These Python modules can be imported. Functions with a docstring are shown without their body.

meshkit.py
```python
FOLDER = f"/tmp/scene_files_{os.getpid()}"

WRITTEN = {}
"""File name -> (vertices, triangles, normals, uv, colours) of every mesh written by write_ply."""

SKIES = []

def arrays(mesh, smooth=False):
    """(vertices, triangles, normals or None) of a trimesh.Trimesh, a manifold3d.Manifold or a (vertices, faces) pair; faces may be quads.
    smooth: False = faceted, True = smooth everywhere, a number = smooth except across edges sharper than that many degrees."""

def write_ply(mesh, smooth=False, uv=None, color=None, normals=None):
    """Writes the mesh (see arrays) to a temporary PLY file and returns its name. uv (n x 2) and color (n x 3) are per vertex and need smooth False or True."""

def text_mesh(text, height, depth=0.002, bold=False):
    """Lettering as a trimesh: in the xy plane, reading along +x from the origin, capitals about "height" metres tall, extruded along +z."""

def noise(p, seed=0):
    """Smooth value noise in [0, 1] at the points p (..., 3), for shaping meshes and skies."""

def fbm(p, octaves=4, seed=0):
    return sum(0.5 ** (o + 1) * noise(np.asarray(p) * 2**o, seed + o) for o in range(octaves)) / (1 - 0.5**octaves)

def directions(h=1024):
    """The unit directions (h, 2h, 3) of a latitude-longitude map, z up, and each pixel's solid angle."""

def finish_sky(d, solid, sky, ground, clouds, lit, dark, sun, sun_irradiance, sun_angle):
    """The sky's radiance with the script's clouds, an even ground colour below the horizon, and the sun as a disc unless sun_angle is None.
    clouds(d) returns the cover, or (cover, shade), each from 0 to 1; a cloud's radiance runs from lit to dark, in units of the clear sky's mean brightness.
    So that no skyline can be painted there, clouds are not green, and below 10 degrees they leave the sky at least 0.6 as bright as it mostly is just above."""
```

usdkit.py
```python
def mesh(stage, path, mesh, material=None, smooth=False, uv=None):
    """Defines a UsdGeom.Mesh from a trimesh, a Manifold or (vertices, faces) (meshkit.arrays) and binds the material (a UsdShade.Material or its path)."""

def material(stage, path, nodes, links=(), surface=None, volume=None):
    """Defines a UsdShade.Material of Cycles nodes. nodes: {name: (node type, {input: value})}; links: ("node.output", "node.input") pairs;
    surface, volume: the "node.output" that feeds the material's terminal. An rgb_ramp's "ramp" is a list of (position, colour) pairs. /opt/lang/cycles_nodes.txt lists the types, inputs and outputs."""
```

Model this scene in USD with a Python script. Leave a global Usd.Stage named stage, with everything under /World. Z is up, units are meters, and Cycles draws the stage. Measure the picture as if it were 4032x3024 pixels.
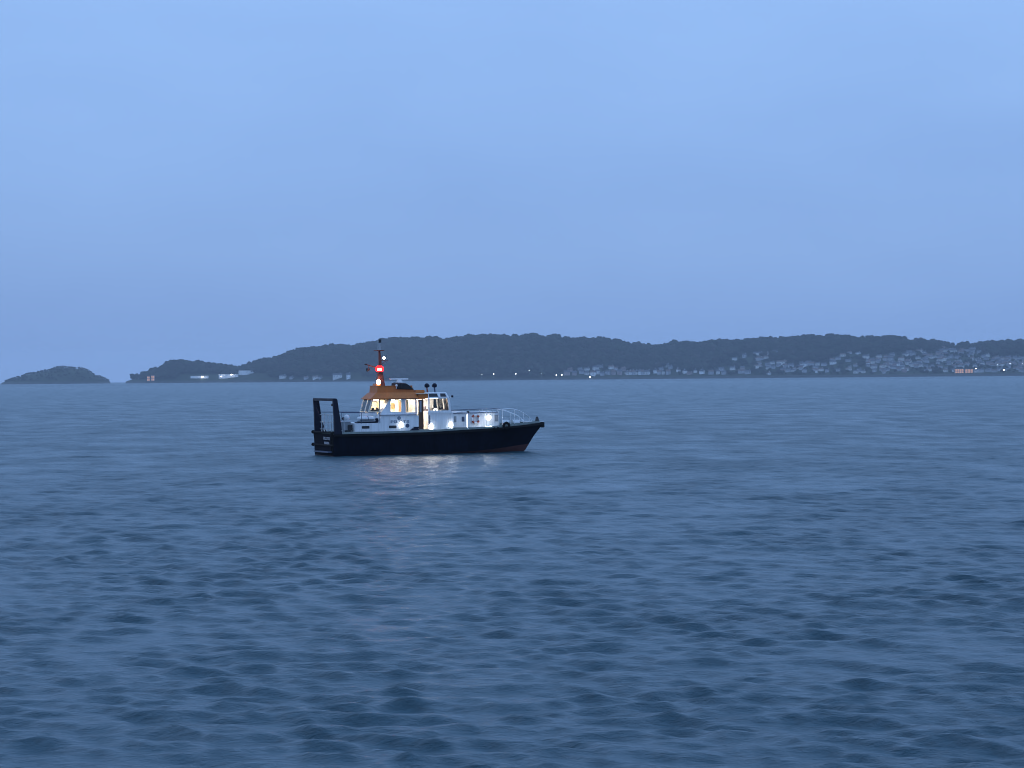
import math, numpy as np, trimesh, usdkit
from meshkit import noise, fbm, text_mesh
from shapely.geometry import Polygon, box as sbox
from pxr import Usd, UsdGeom, UsdLux, UsdShade, Gf, Sdf, Vt

stage = Usd.Stage.CreateInMemory()
UsdGeom.SetStageUpAxis(stage, UsdGeom.Tokens.z)
UsdGeom.SetStageMetersPerUnit(stage, 1.0)
UsdGeom.Xform.Define(stage, '/World')
LK = '/World/Looks/'
CC = UsdGeom.Tokens.constant

# ------------------------------------------------------------------ camera: a long lens on a pier, 5 m above the sea, held slightly askew
cam = UsdGeom.Camera.Define(stage, '/World/camera')
PITCH, ROLL = -24 / 9000, -math.atan(.0088)
fwd = np.array([0, math.cos(PITCH), math.sin(PITCH)])
r0 = np.array([1.0, 0, 0]); u0 = np.cross(r0, fwd)
rt = math.cos(ROLL) * r0 + math.sin(ROLL) * u0
up = math.cos(ROLL) * u0 - math.sin(ROLL) * r0
m = Gf.Matrix4d(*rt, 0, *up, 0, *(-fwd), 0, 0, 0, 5.05, 1)
cam.AddTransformOp().Set(m)
cam.CreateHorizontalApertureAttr(36.0); cam.CreateVerticalApertureAttr(27.0)
cam.CreateFocalLengthAttr(36.0 * 9000 / 4032)
cam.CreateClippingRangeAttr(Gf.Vec2f(.5, 40000))
cam.CreateExposureAttr(0.0)

# ------------------------------------------------------------------ sky: blue hour under an even cloud sheet; the sun has gone down behind it
SUN_EL, SUN_AZ = math.radians(3.0), math.radians(-70)
dome = UsdLux.DomeLight.Define(stage, '/World/sky')
dome.GetPrim().SetCustomDataByKey('kind', 'structure')
sky = usdkit.material(stage, LK + 'sky_look', {
    'tc': ('texture_coordinate', {}),
    'sx': ('separate_xyz', {}),
    'sky': ('sky_texture', {'sky_type': 'single_scattering', 'sun_disc': False, 'sun_elevation': SUN_EL, 'sun_rotation': SUN_AZ, 'air_density': 1.0, 'aerosol_density': 1.0, 'ozone_density': 3.0}),
    'el': ('map_range', {'from_min': 0.0, 'from_max': 0.5, 'to_min': 0.0, 'to_max': 1.0, 'clamp': True}),
    'rmp': ('rgb_ramp', {'ramp': [(0, (2.30, 3.86, 7.4)), (.042, (2.40, 4.04, 7.75)), (.108, (2.72, 4.54, 8.4)), (.186, (2.92, 4.92, 9.05)), (.33, (3.3, 5.55, 10.0)), (.6, (3.4, 5.7, 10.2)), (1, (3.4, 5.7, 10.3))]}),
    'mp': ('mapping', {'scale': (2.2, 2.2, 7.0)}),
    'no': ('noise_texture', {'scale': 2.3, 'detail': 4.0, 'roughness': .5}),
    'nr': ('rgb_ramp', {'ramp': [(.25, (.92, .93, .95)), (.75, (1.07, 1.06, 1.04))]}),
    'mul': ('mix_color', {'blend_type': 'multiply', 'fac': 1.0, 'use_clamp': False}),
    'mix': ('mix_color', {'blend_type': 'mix', 'fac': .92, 'use_clamp': False}),
    'bg': ('background_shader', {'strength': .1}),
}, [('tc.generated', 'sx.vector'), ('sx.z', 'el.value'), ('el.result', 'rmp.fac'), ('tc.generated', 'mp.vector'), ('mp.vector', 'no.vector'), ('no.fac', 'nr.fac'),
    ('rmp.color', 'mul.a'), ('nr.color', 'mul.b'), ('sky.color', 'mix.a'), ('mul.result', 'mix.b'), ('mix.result', 'bg.color')], surface='bg.background')
UsdShade.MaterialBindingAPI.Apply(dome.GetPrim()).Bind(sky)
sun = UsdLux.DistantLight.Define(stage, '/World/sun')
sun.CreateIntensityAttr(.05); sun.CreateAngleAttr(25.0); sun.CreateColorAttr(Gf.Vec3f(1, .95, .9))
sun.GetPrim().CreateAttribute('inputs:normalize', Sdf.ValueTypeNames.Bool).Set(True)
sun.AddRotateZOp().Set(-math.degrees(SUN_AZ)); sun.AddRotateXOp().Set(-(90 - 12.0))   # -z points away from the glow in the west

# ------------------------------------------------------------------ helpers
COUNT = {}


def numbered(parent, name):
    k = (str(parent), name); n = COUNT.get(k, -1) + 1; COUNT[k] = n
    return f'{parent}/{name}' + (f'_{n:03d}' if n else '')


def tag(p, label=None, cat=None, group=None, kind=None):
    for k, v in (('label', label), ('category', cat), ('group', group), ('kind', kind)):
        if v: p.SetCustomDataByKey(k, v)
    return p


def obj(name, mesh, mat, parent=None, smooth=False, **t):
    if isinstance(mesh, list): mesh = trimesh.util.concatenate([trimesh.Trimesh(*x, process=False) if isinstance(x, tuple) else x for x in mesh])
    path = numbered(parent.GetPath() if parent else '/World', name)
    p = usdkit.mesh(stage, path, mesh, mat, smooth=smooth).GetPrim()
    return tag(p, **t)


def thing(name, label, cat, loc=(0, 0, 0), rotz=0, group=None, roty=0, rotx=0):
    x = UsdGeom.Xform.Define(stage, numbered('/World', name))
    x.AddTranslateOp().Set(Gf.Vec3d(*map(float, loc))); x.AddRotateZOp().Set(math.degrees(rotz))
    if roty: x.AddRotateYOp().Set(math.degrees(roty))
    if rotx: x.AddRotateXOp().Set(math.degrees(rotx))
    return tag(x.GetPrim(), label, cat, group)


def bx(x0, x1, y0, y1, z0, z1):
    b = trimesh.creation.box((abs(x1 - x0), abs(y1 - y0), abs(z1 - z0))); b.apply_translation(((x0 + x1) / 2, (y0 + y1) / 2, (z0 + z1) / 2)); return b


def cyl(a, b, r, r2=None, n=12):
    a, b = np.array(a, float), np.array(b, float); d = b - a; L = np.linalg.norm(d); r2 = r if r2 is None else r2
    t = np.arange(n) / n * 2 * np.pi
    ring = np.stack([np.cos(t), np.sin(t), 0 * t], 1)
    v = np.vstack([ring * [r, r, 0], ring * [r2, r2, 0] + [0, 0, L], [[0, 0, 0], [0, 0, L]]])
    i = np.arange(n); j = (i + 1) % n
    f = np.vstack([np.stack([i, j, n + j], 1), np.stack([i, n + j, n + i], 1), np.stack([j, i, i * 0 + 2 * n], 1), np.stack([n + i, n + j, i * 0 + 2 * n + 1], 1)])
    mm = trimesh.Trimesh(v, f, process=False)
    mm.apply_transform(trimesh.geometry.align_vectors([0, 0, 1], d / L)); mm.apply_translation(a)
    return mm


def tube(pts, r, n=8):
    """a bent round bar: cylinders with a ball at every bend, one mesh"""
    out = [cyl(pts[i], pts[i + 1], r, n=n) for i in range(len(pts) - 1)]
    for p in pts[1:-1]:
        s = trimesh.creation.icosphere(1, r); s.apply_translation(p); out.append(s)
    return trimesh.util.concatenate(out)


def ball(c, r, sub=2, s=(1, 1, 1)):
    b = trimesh.creation.icosphere(sub, r); b.apply_scale(s); b.apply_translation(c); return b


def xz(poly, y0, y1):
    """a plate: polygon in (x, z), between y0 and y1"""
    if not isinstance(poly, Polygon): poly = Polygon(poly)
    e = trimesh.creation.extrude_polygon(poly, abs(y1 - y0), engine='earcut')
    v = e.vertices[:, [0, 2, 1]].copy(); v[:, 1] += min(y0, y1)
    return trimesh.Trimesh(v, e.faces[:, ::-1], process=False)


def loft(rings, cap=True, closed=True):
    """skin over rings of equal point counts"""
    rings = np.array(rings, float); k, n, _ = rings.shape
    i = np.arange(n if closed else n - 1); j = (i + 1) % n; f = []
    for a in range(k - 1):
        f += [np.stack([a * n + i, a * n + j, (a + 1) * n + j], 1), np.stack([a * n + i, (a + 1) * n + j, (a + 1) * n + i], 1)]
    v = rings.reshape(-1, 3)
    if cap and closed:
        for a, rev in ((0, True), (k - 1, False)):
            v = np.vstack([v, rings[a].mean(0)]); c = len(v) - 1
            f.append(np.stack([a * n + (j if rev else i), a * n + (i if rev else j), i * 0 + c], 1))
    mm = trimesh.Trimesh(v, np.vstack(f), process=False)
    if cap and closed and mm.volume < 0: mm.invert()
    return mm


def torus(R, r, n=32, k=12):
    return trimesh.creation.torus(R, r, major_sections=n, minor_sections=k)


def paint(name, col, rough=.45, var=.12, scale=2.5, metal=0.0, streak=.0, spec=.5):
    """painted or bare surface with uneven tone and a little dirt running down"""
    c = np.array(col, float)
    n = {'g': ('geometry', {}), 'mp': ('mapping', {'scale': (1, 1, .35)}), 'a': ('noise_texture', {'scale': scale, 'detail': 6.0, 'roughness': .62}),
         'r': ('rgb_ramp', {'ramp': [(.25, tuple(c * (1 - var))), (.55, tuple(c)), (.8, tuple(np.minimum(c * (1 + var * .6), .95)))]}),
         'rr': ('map_range', {'from_min': .2, 'from_max': .8, 'to_min': max(rough - .12, .05), 'to_max': rough + .12}),
         'p': ('principled_bsdf', {'metallic': metal, 'specular_ior_level': spec})}
    l = [('g.position', 'mp.vector'), ('mp.vector', 'a.vector'), ('a.fac', 'r.fac'), ('a.fac', 'rr.value'), ('rr.result', 'p.roughness')]
    if streak:
        n['ms'] = ('mapping', {'scale': (7, 7, .45)}); n['s'] = ('noise_texture', {'scale': 1.6, 'detail': 3.0})
        n['sr'] = ('rgb_ramp', {'ramp': [(.45, (1, 1, 1)), (.75, (1 - streak, 1 - streak * 1.05, 1 - streak * 1.15))]})
        n['mu'] = ('mix_color', {'blend_type': 'multiply', 'fac': 1.0})
        l += [('g.position', 'ms.vector'), ('ms.vector', 's.vector'), ('s.fac', 'sr.fac'), ('r.color', 'mu.a'), ('sr.color', 'mu.b'), ('mu.result', 'p.base_color')]
    else:
        l += [('r.color', 'p.base_color')]
    return usdkit.material(stage, LK + name, n, l, surface='p.BSDF')


def glow(name, col, s):
    return usdkit.material(stage, LK + name, {'e': ('emission', {'color': col, 'strength': s})}, [], surface='e.emission')


M = {}
M['white'] = paint('white_paint', (.74, .75, .76), .38, .06, 3, streak=.18)
M['cream'] = paint('cream_lining', (.72, .62, .46), .6, .05)
M['orange'] = paint('orange_paint', (.50, .135, .014), .5, .16, 2.2, streak=.15)
M['mast'] = paint('mast_paint', (.22, .040, .02), .5, .18, 3)
M['hull'] = paint('hull_black', (.005, .0068, .015), .75, .75, 1.6, spec=.05, streak=.35)
M['red'] = paint('antifouling_red', (.055, .014, .012), .6, .35, 3)
M['rubber'] = paint('rubber', (.007, .007, .008), .8, .3, 8, spec=.15)
M['navy'] = paint('dark_blue_paint', (.006, .008, .020), .5, .3, 4, spec=.2)
M['rail'] = paint('galvanised_rail', (.42, .45, .48), .45, .15, 8)
M['darkrail'] = paint('dark_rail', (.05, .07, .12), .4, .2, 8)
M['whiterail'] = paint('white_rail', (.78, .79, .8), .35, .05, 8)
M['bulwark'] = paint('grey_deck_paint', (.20, .235, .22), .6, .22, 3, streak=.2)
M['deck'] = paint('green_deck_paint', (.035, .075, .05), .8, .25, 4)
M['wood'] = paint('varnished_wood', (.10, .040, .014), .35, .35, 5)
M['woodpanel'] = paint('cabin_woodwork', (.30, .15, .065), .4, .25, 4)
M['dark'] = paint('dark_fitting', (.012, .014, .018), .5, .3, 6)
M['cover'] = paint('black_canvas', (.010, .011, .014), .85, .3, 5)
M['grey'] = paint('grey_gear', (.26, .28, .30), .6, .2, 5)
M['seat'] = paint('dark_seat', (.05, .045, .06), .7, .2, 6)
M['blue_mark'] = paint('blue_lettering', (.045, .085, .15), .5, .1, 6)
M['transom_mark'] = paint('pale_lettering', (.42, .44, .48), .5, .1, 6)
M['ringred'] = paint('ring_red', (.35, .06, .03), .55, .15, 6)
M['glass'] = usdkit.material(stage, LK + 'window_glass', {'f': ('fresnel', {'IOR': 1.5}), 't': ('transparent_bsdf', {'color': (.86, .9, .9)}), 'g': ('glossy_bsdf', {'color': (1, 1, 1), 'roughness': .02}), 'm': ('mix_closure', {})},
                             [('f.fac', 'm.fac'), ('t.BSDF', 'm.closure1'), ('g.BSDF', 'm.closure2')], surface='m.closure')
M['smoke'] = usdkit.material(stage, LK + 'tinted_glass', {'f': ('fresnel', {'IOR': 1.5}), 't': ('transparent_bsdf', {'color': (.90, .90, .88)}), 'g': ('glossy_bsdf', {'color': (1, 1, 1), 'roughness': .02}), 'm': ('mix_closure', {})},
                             [('f.fac', 'm.fac'), ('t.BSDF', 'm.closure1'), ('g.BSDF', 'm.closure2')], surface='m.closure')
M['redlens'] = usdkit.material(stage, LK + 'red_lens', {'t': ('transparent_bsdf', {'color': (1, .22, .14)}), 'e': ('emission', {'color': (1, .02, .03), 'strength': 2.6}), 'm': ('add_closure', {})},
                               [('t.BSDF', 'm.closure1'), ('e.emission', 'm.closure2')], surface='m.closure')
L_WHITE = glow('white_lamp', (.95, .98, 1.0), 38)
L_WARM = glow('warm_lamp', (1.0, .80, .55), 22)
L_SMALL = glow('small_white_lamp', (1.0, .96, .88), 30)
L_RED = glow('red_lamp_bulb', (1.0, .62, .38), 70)
L_CABIN = glow('cabin_ceiling_light', (1.0, .87, .70), 36)
L_SHORE = glow('shore_lamp', (.95, .97, 1.0), 15)
L_ORANGE = glow('lit_windows', (1.0, .58, .42), .5)

# ------------------------------------------------------------------ the sea: one sheet to the horizon with real chop, fine near the pier, coarser far out
r = [0, 8, 16]
q = 20.0
while q < 900: r.append(q); q *= 1.0034
while q < 2600: r.append(q); q *= 1.008
while q < 12000: r.append(q); q *= 1.05
r = np.array(r + [12000.0]); r[0] = .01
th = np.concatenate([np.linspace(-math.pi, -.36, 45)[:-1], np.linspace(-.36, -.24, 50)[:-1], np.linspace(-.24, .24, 830), np.linspace(.24, .36, 50)[1:], np.linspace(.36, math.pi, 45)[1:]])
RR, TT = np.meshgrid(r, th, indexing='ij')
X0, Y0 = RR * np.sin(TT), RR * np.cos(TT)
dr = np.gradient(r)[:, None]; dt = np.gradient(th)[None, :]
rng = np.random.default_rng(11)
X, Y, Z = X0.copy(), Y0.copy(), np.zeros_like(X0)
near = r < 2600
SL = np.zeros(X.shape + (2,))                                # true slope of the surface at every vertex
A_ = np.stack([X0[near], Y0[near], 0 * X0[near]], -1)
patch = np.clip(1.0 + 1.5 * (fbm(A_ / np.array([2.6, 6.0, 1]), 3, 3) - .5), .4, 1.7)
group = np.clip(3.4 * (fbm(A_ / np.array([4.8, 3.4, 1]) + 17, 3, 8) - .36), .35, 1.6)    # the longer waves come in scattered groups
NW = 170
lam = np.exp(rng.uniform(np.log(.2), np.log(4.6), NW))
spread = np.clip(rng.normal(0, .52, NW), -1.3, 1.3)
lam *= .75
ang = math.radians(258) + spread                             # the chop runs in towards the pier
wgt = np.exp(-.5 * ((np.log(lam) - np.log(.82)) / .62) ** 2) + .30
slope = .208 * wgt / np.sqrt((wgt ** 2).sum() / 2)
ph = rng.uniform(0, 2 * np.pi, NW)
gap = np.maximum(dr, 0)[near] + 0 * TT[near]
gaps = RR[near] * dt
lost = np.zeros(RR.shape)                                     # slope variance of ripples too short for the mesh: becomes gloss
for k in range(NW):
    kk = 2 * np.pi / lam[k]; dx, dy = math.cos(ang[k]), math.sin(ang[k])
    fade = np.clip((lam[k] / np.maximum(gap * abs(dy) + gaps * abs(dx), 1e-6) - 2.2) / 2.0, 0, 1)
    lost[near] += slope[k] ** 2 / 2 * (1 - (fade + (1 - fade) * .85) ** 2) * patch ** 2
    rows = np.nonzero(fade.max(1) > 0)[0]
    if len(rows) == 0: continue
    s = slice(rows[0], rows[-1] + 1)
    pg = patch[s] if lam[k] < 1.5 else .45 + .55 * group[s]
    a = (slope[k] / kk) * fade[s] * pg
    sl = slope[k] * pg * (fade[s] + (1 - fade[s]) * .85)
    p_ = kk * (X0[near][s] * dx + Y0[near][s] * dy) + ph[k]
    c = np.cos(p_)
    Z[near.nonzero()[0][s]] += a * c
    SL[near.nonzero()[0][s]] -= (sl * np.sin(p_))[..., None] * np.array([dx, dy])
    sn = np.sin(p_) * a * .85
    X[near.nonzero()[0][s]] -= sn * dx; Y[near.nonzero()[0][s]] -= sn * dy
lost[~near] = (slope ** 2 / 2).sum() * .5
n0, n1 = RR.shape
V = np.stack([X, Y, Z - .12], -1).reshape(-1, 3)
i, j = np.meshgrid(np.arange(n0 - 1), np.arange(n1 - 1), indexing='ij')
a, b_, c_, d_ = (i * n1 + j).ravel(), ((i + 1) * n1 + j).ravel(), ((i + 1) * n1 + j + 1).ravel(), (i * n1 + j + 1).ravel()
Fc = np.vstack([np.stack([a, d_, c_], 1), np.stack([a, c_, b_], 1)])
water = usdkit.material(stage, LK + 'sea_water', {
    'g': ('geometry', {}), 'm1': ('mapping', {'scale': (.7, 1.0, 1)}),
    'n1': ('noise_texture', {'scale': 7.0, 'detail': 6.0, 'roughness': .65, 'distortion': .5}),
    'at': ('attribute', {'attribute': 'ripple'}), 'm2': ('mapping', {'scale': (.8, 1.0, 1)}), 'n2': ('noise_texture', {'scale': .4, 'detail': 6.0, 'roughness': .65}),
    'gr': ('map_range', {'from_min': .3, 'from_max': .7, 'to_min': .8, 'to_max': 1.15}), 'ro': ('math', {'math_type': 'multiply'}),
    'b1': ('bump', {'strength': .9, 'distance': .08}),
    'p': ('principled_bsdf', {'base_color': (.012, .042, .056), 'ior': 1.333, 'specular_ior_level': .5})},
    [('g.position', 'm1.vector'), ('m1.vector', 'n1.vector'), ('g.position', 'm2.vector'), ('m2.vector', 'n2.vector'), ('n2.fac', 'gr.value'), ('at.fac', 'ro.value1'), ('gr.result', 'ro.value2'), ('ro.value', 'p.roughness'), ('n1.fac', 'b1.height'), ('b1.normal', 'p.normal')], surface='p.BSDF')
sea = obj('sea', (V, Fc), water, smooth=True, kind='structure', label='blue-grey choppy sea filling the lower half of the picture')
rough = np.sqrt(np.sqrt(0.95 * lost + .0018))
UsdGeom.PrimvarsAPI(UsdGeom.Mesh(sea)).CreatePrimvar('ripple', Sdf.ValueTypeNames.FloatArray, 'vertex').Set(Vt.FloatArray.FromNumpy(np.clip(rough, .1, .5).ravel().astype(np.float32)))
NV = np.concatenate([-SL, np.ones(X.shape + (1,))], -1).reshape(-1, 3)
NV /= np.linalg.norm(NV, axis=1, keepdims=True)
UsdGeom.Mesh(sea).GetNormalsAttr().Set(Vt.Vec3fArray.FromNumpy(NV.astype(np.float32)))
# ------------------------------------------------------------------ the land across the bay (height field)
# bearing in mrad east of north as seen from the pier, distance of the crest, height of the wooded skyline above the sea
RIDGE = [(-224.0, 5900, -1), (-219.6, 5900, 9), (-211.4, 5900, 24), (-203.9, 5900, 32), (-198.3, 5900, 42), (-194.3, 5900, 42), (-191.3, 5900, 39), (-186.3, 5900, 35), (-182.3, 5900, 20), (-177.8, 5900, 8), (-173.8, 5900, -4), (-170.0, 5700, -4), (-167.9, 5700, 6), (-166.2, 5700, 13), (-162.2, 5700, 20), (-158.7, 5700, 30), (-154.2, 5700, 37), (-152.2, 5700, 46), (-149.1, 5700, 55), (-145.7, 5700, 54), (-138.6, 5700, 51), (-133.6, 5700, 48), (-128.6, 5700, 43), (-123.6, 5700, 39), (-119.0, 5700, 37), (-114.0, 5694, 45), (-108.9, 5687, 55), (-102.4, 5679, 59), (-98.9, 5674, 69), (-93.9, 5668, 80), (-88.9, 5661, 82), (-77.3, 5646, 87), (-66.2, 5632, 89), (-61.2, 5625, 96), (-51.2, 5616, 104), (-38.7, 5609, 104), (-34.6, 5606, 105), (-31.6, 5605, 98), (-26.1, 5601, 103), (-12.9, 5593, 109), (-2.9, 5587, 106), (4.7, 5583, 107), (13.2, 5578, 107), (19.8, 5574, 104), (22.2, 5572, 99), (29.8, 5568, 98), (41.3, 5561, 98), (43.3, 5564, 93), (46.3, 5583, 95), (49.9, 5606, 84), (54.9, 5637, 86), (58.9, 5662, 81), (67.4, 5692, 84), (70.4, 5682, 91), (73.6, 5673, 88), (82.6, 5644, 87), (90.1, 5621, 91), (98.2, 5595, 90), (105.8, 5571, 93), (112.7, 5556, 95), (117.6, 5550, 92), (119.9, 5547, 96), (125.3, 5541, 99), (131.3, 5534, 101), (136.4, 5527, 97), (141.9, 5521, 99), (147.7, 5514, 97), (151.0, 5510, 92), (155.4, 5505, 92), (158.4, 5501, 96), (164.9, 5517, 94), (169.6, 5537, 95), (174.4, 5544, 86), (175.4, 5550, 85), (177.8, 5557, 90), (182.3, 5571, 84), (184.4, 5578, 87), (186.9, 5585, 86), (189.0, 5592, 80), (193.4, 5605, 78), (198.0, 5620, 81), (202.6, 5634, 76), (205.6, 5643, 81), (210.1, 5657, 84), (217.6, 5680, 85), (224.0, 5700, 86), (253.8, 5700, 92), (298.2, 5700, 81)]
RB, RY, RZ = (np.array([r[k] for r in RIDGE], float) for k in range(3))
RZ = np.where(RB > -172, np.where(RZ > 14, RZ - 13.5, RZ * .5), np.where(RZ > 0, RZ * .97 - 1.5, RZ))


def shore_y(b):
    return np.interp(b, [-230, -174, -170, -125, -110, -60, 60, 100, 150, 200, 224, 300], [5770, 5780, 5430, 5420, 5300, 5150, 5130, 5020, 4860, 4760, 4740, 4720])


def terrain(X, Y):
    X, Y = np.asarray(X, float), np.asarray(Y, float)
    b = X / Y * 1000
    ys, yr, zr = shore_y(b), np.interp(b, RB, RY), np.interp(b, RB, RZ)
    t = (Y - ys) / (yr - ys)
    up = np.interp(b, [-180, 40, 90, 120, 224], [.8, .85, 1.15, 1.3, 1.25])     # convex wooded hill on the left, gentler town slope on the right
    g = np.where(t < 1, np.sin(np.clip(t, 0, 1) * np.pi / 2) ** up, np.cos(np.clip((t - 1) * .55, 0, 1.2)))
    n = fbm(np.stack([X / 90, Y / 90, X * 0], -1), 3, 5) - .5
    z = np.maximum(zr, -5) * g + n * 14 * np.clip(t, 0, 1) * np.clip(1.02 - t, 0, 1) * 2
    bank = np.clip((Y - ys) / 25, -1, 1)                                             # low rocky edge at the waterline
    z = z + np.where(b > -172, (noise(np.stack([X / 26, Y / 60, X * 0 + 3], -1), 9) - .6) * 6 * np.clip(t, 0, 1), 0)
    return np.where(zr > 0, z + 3.2 * bank, -4 + 0 * z)
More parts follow.
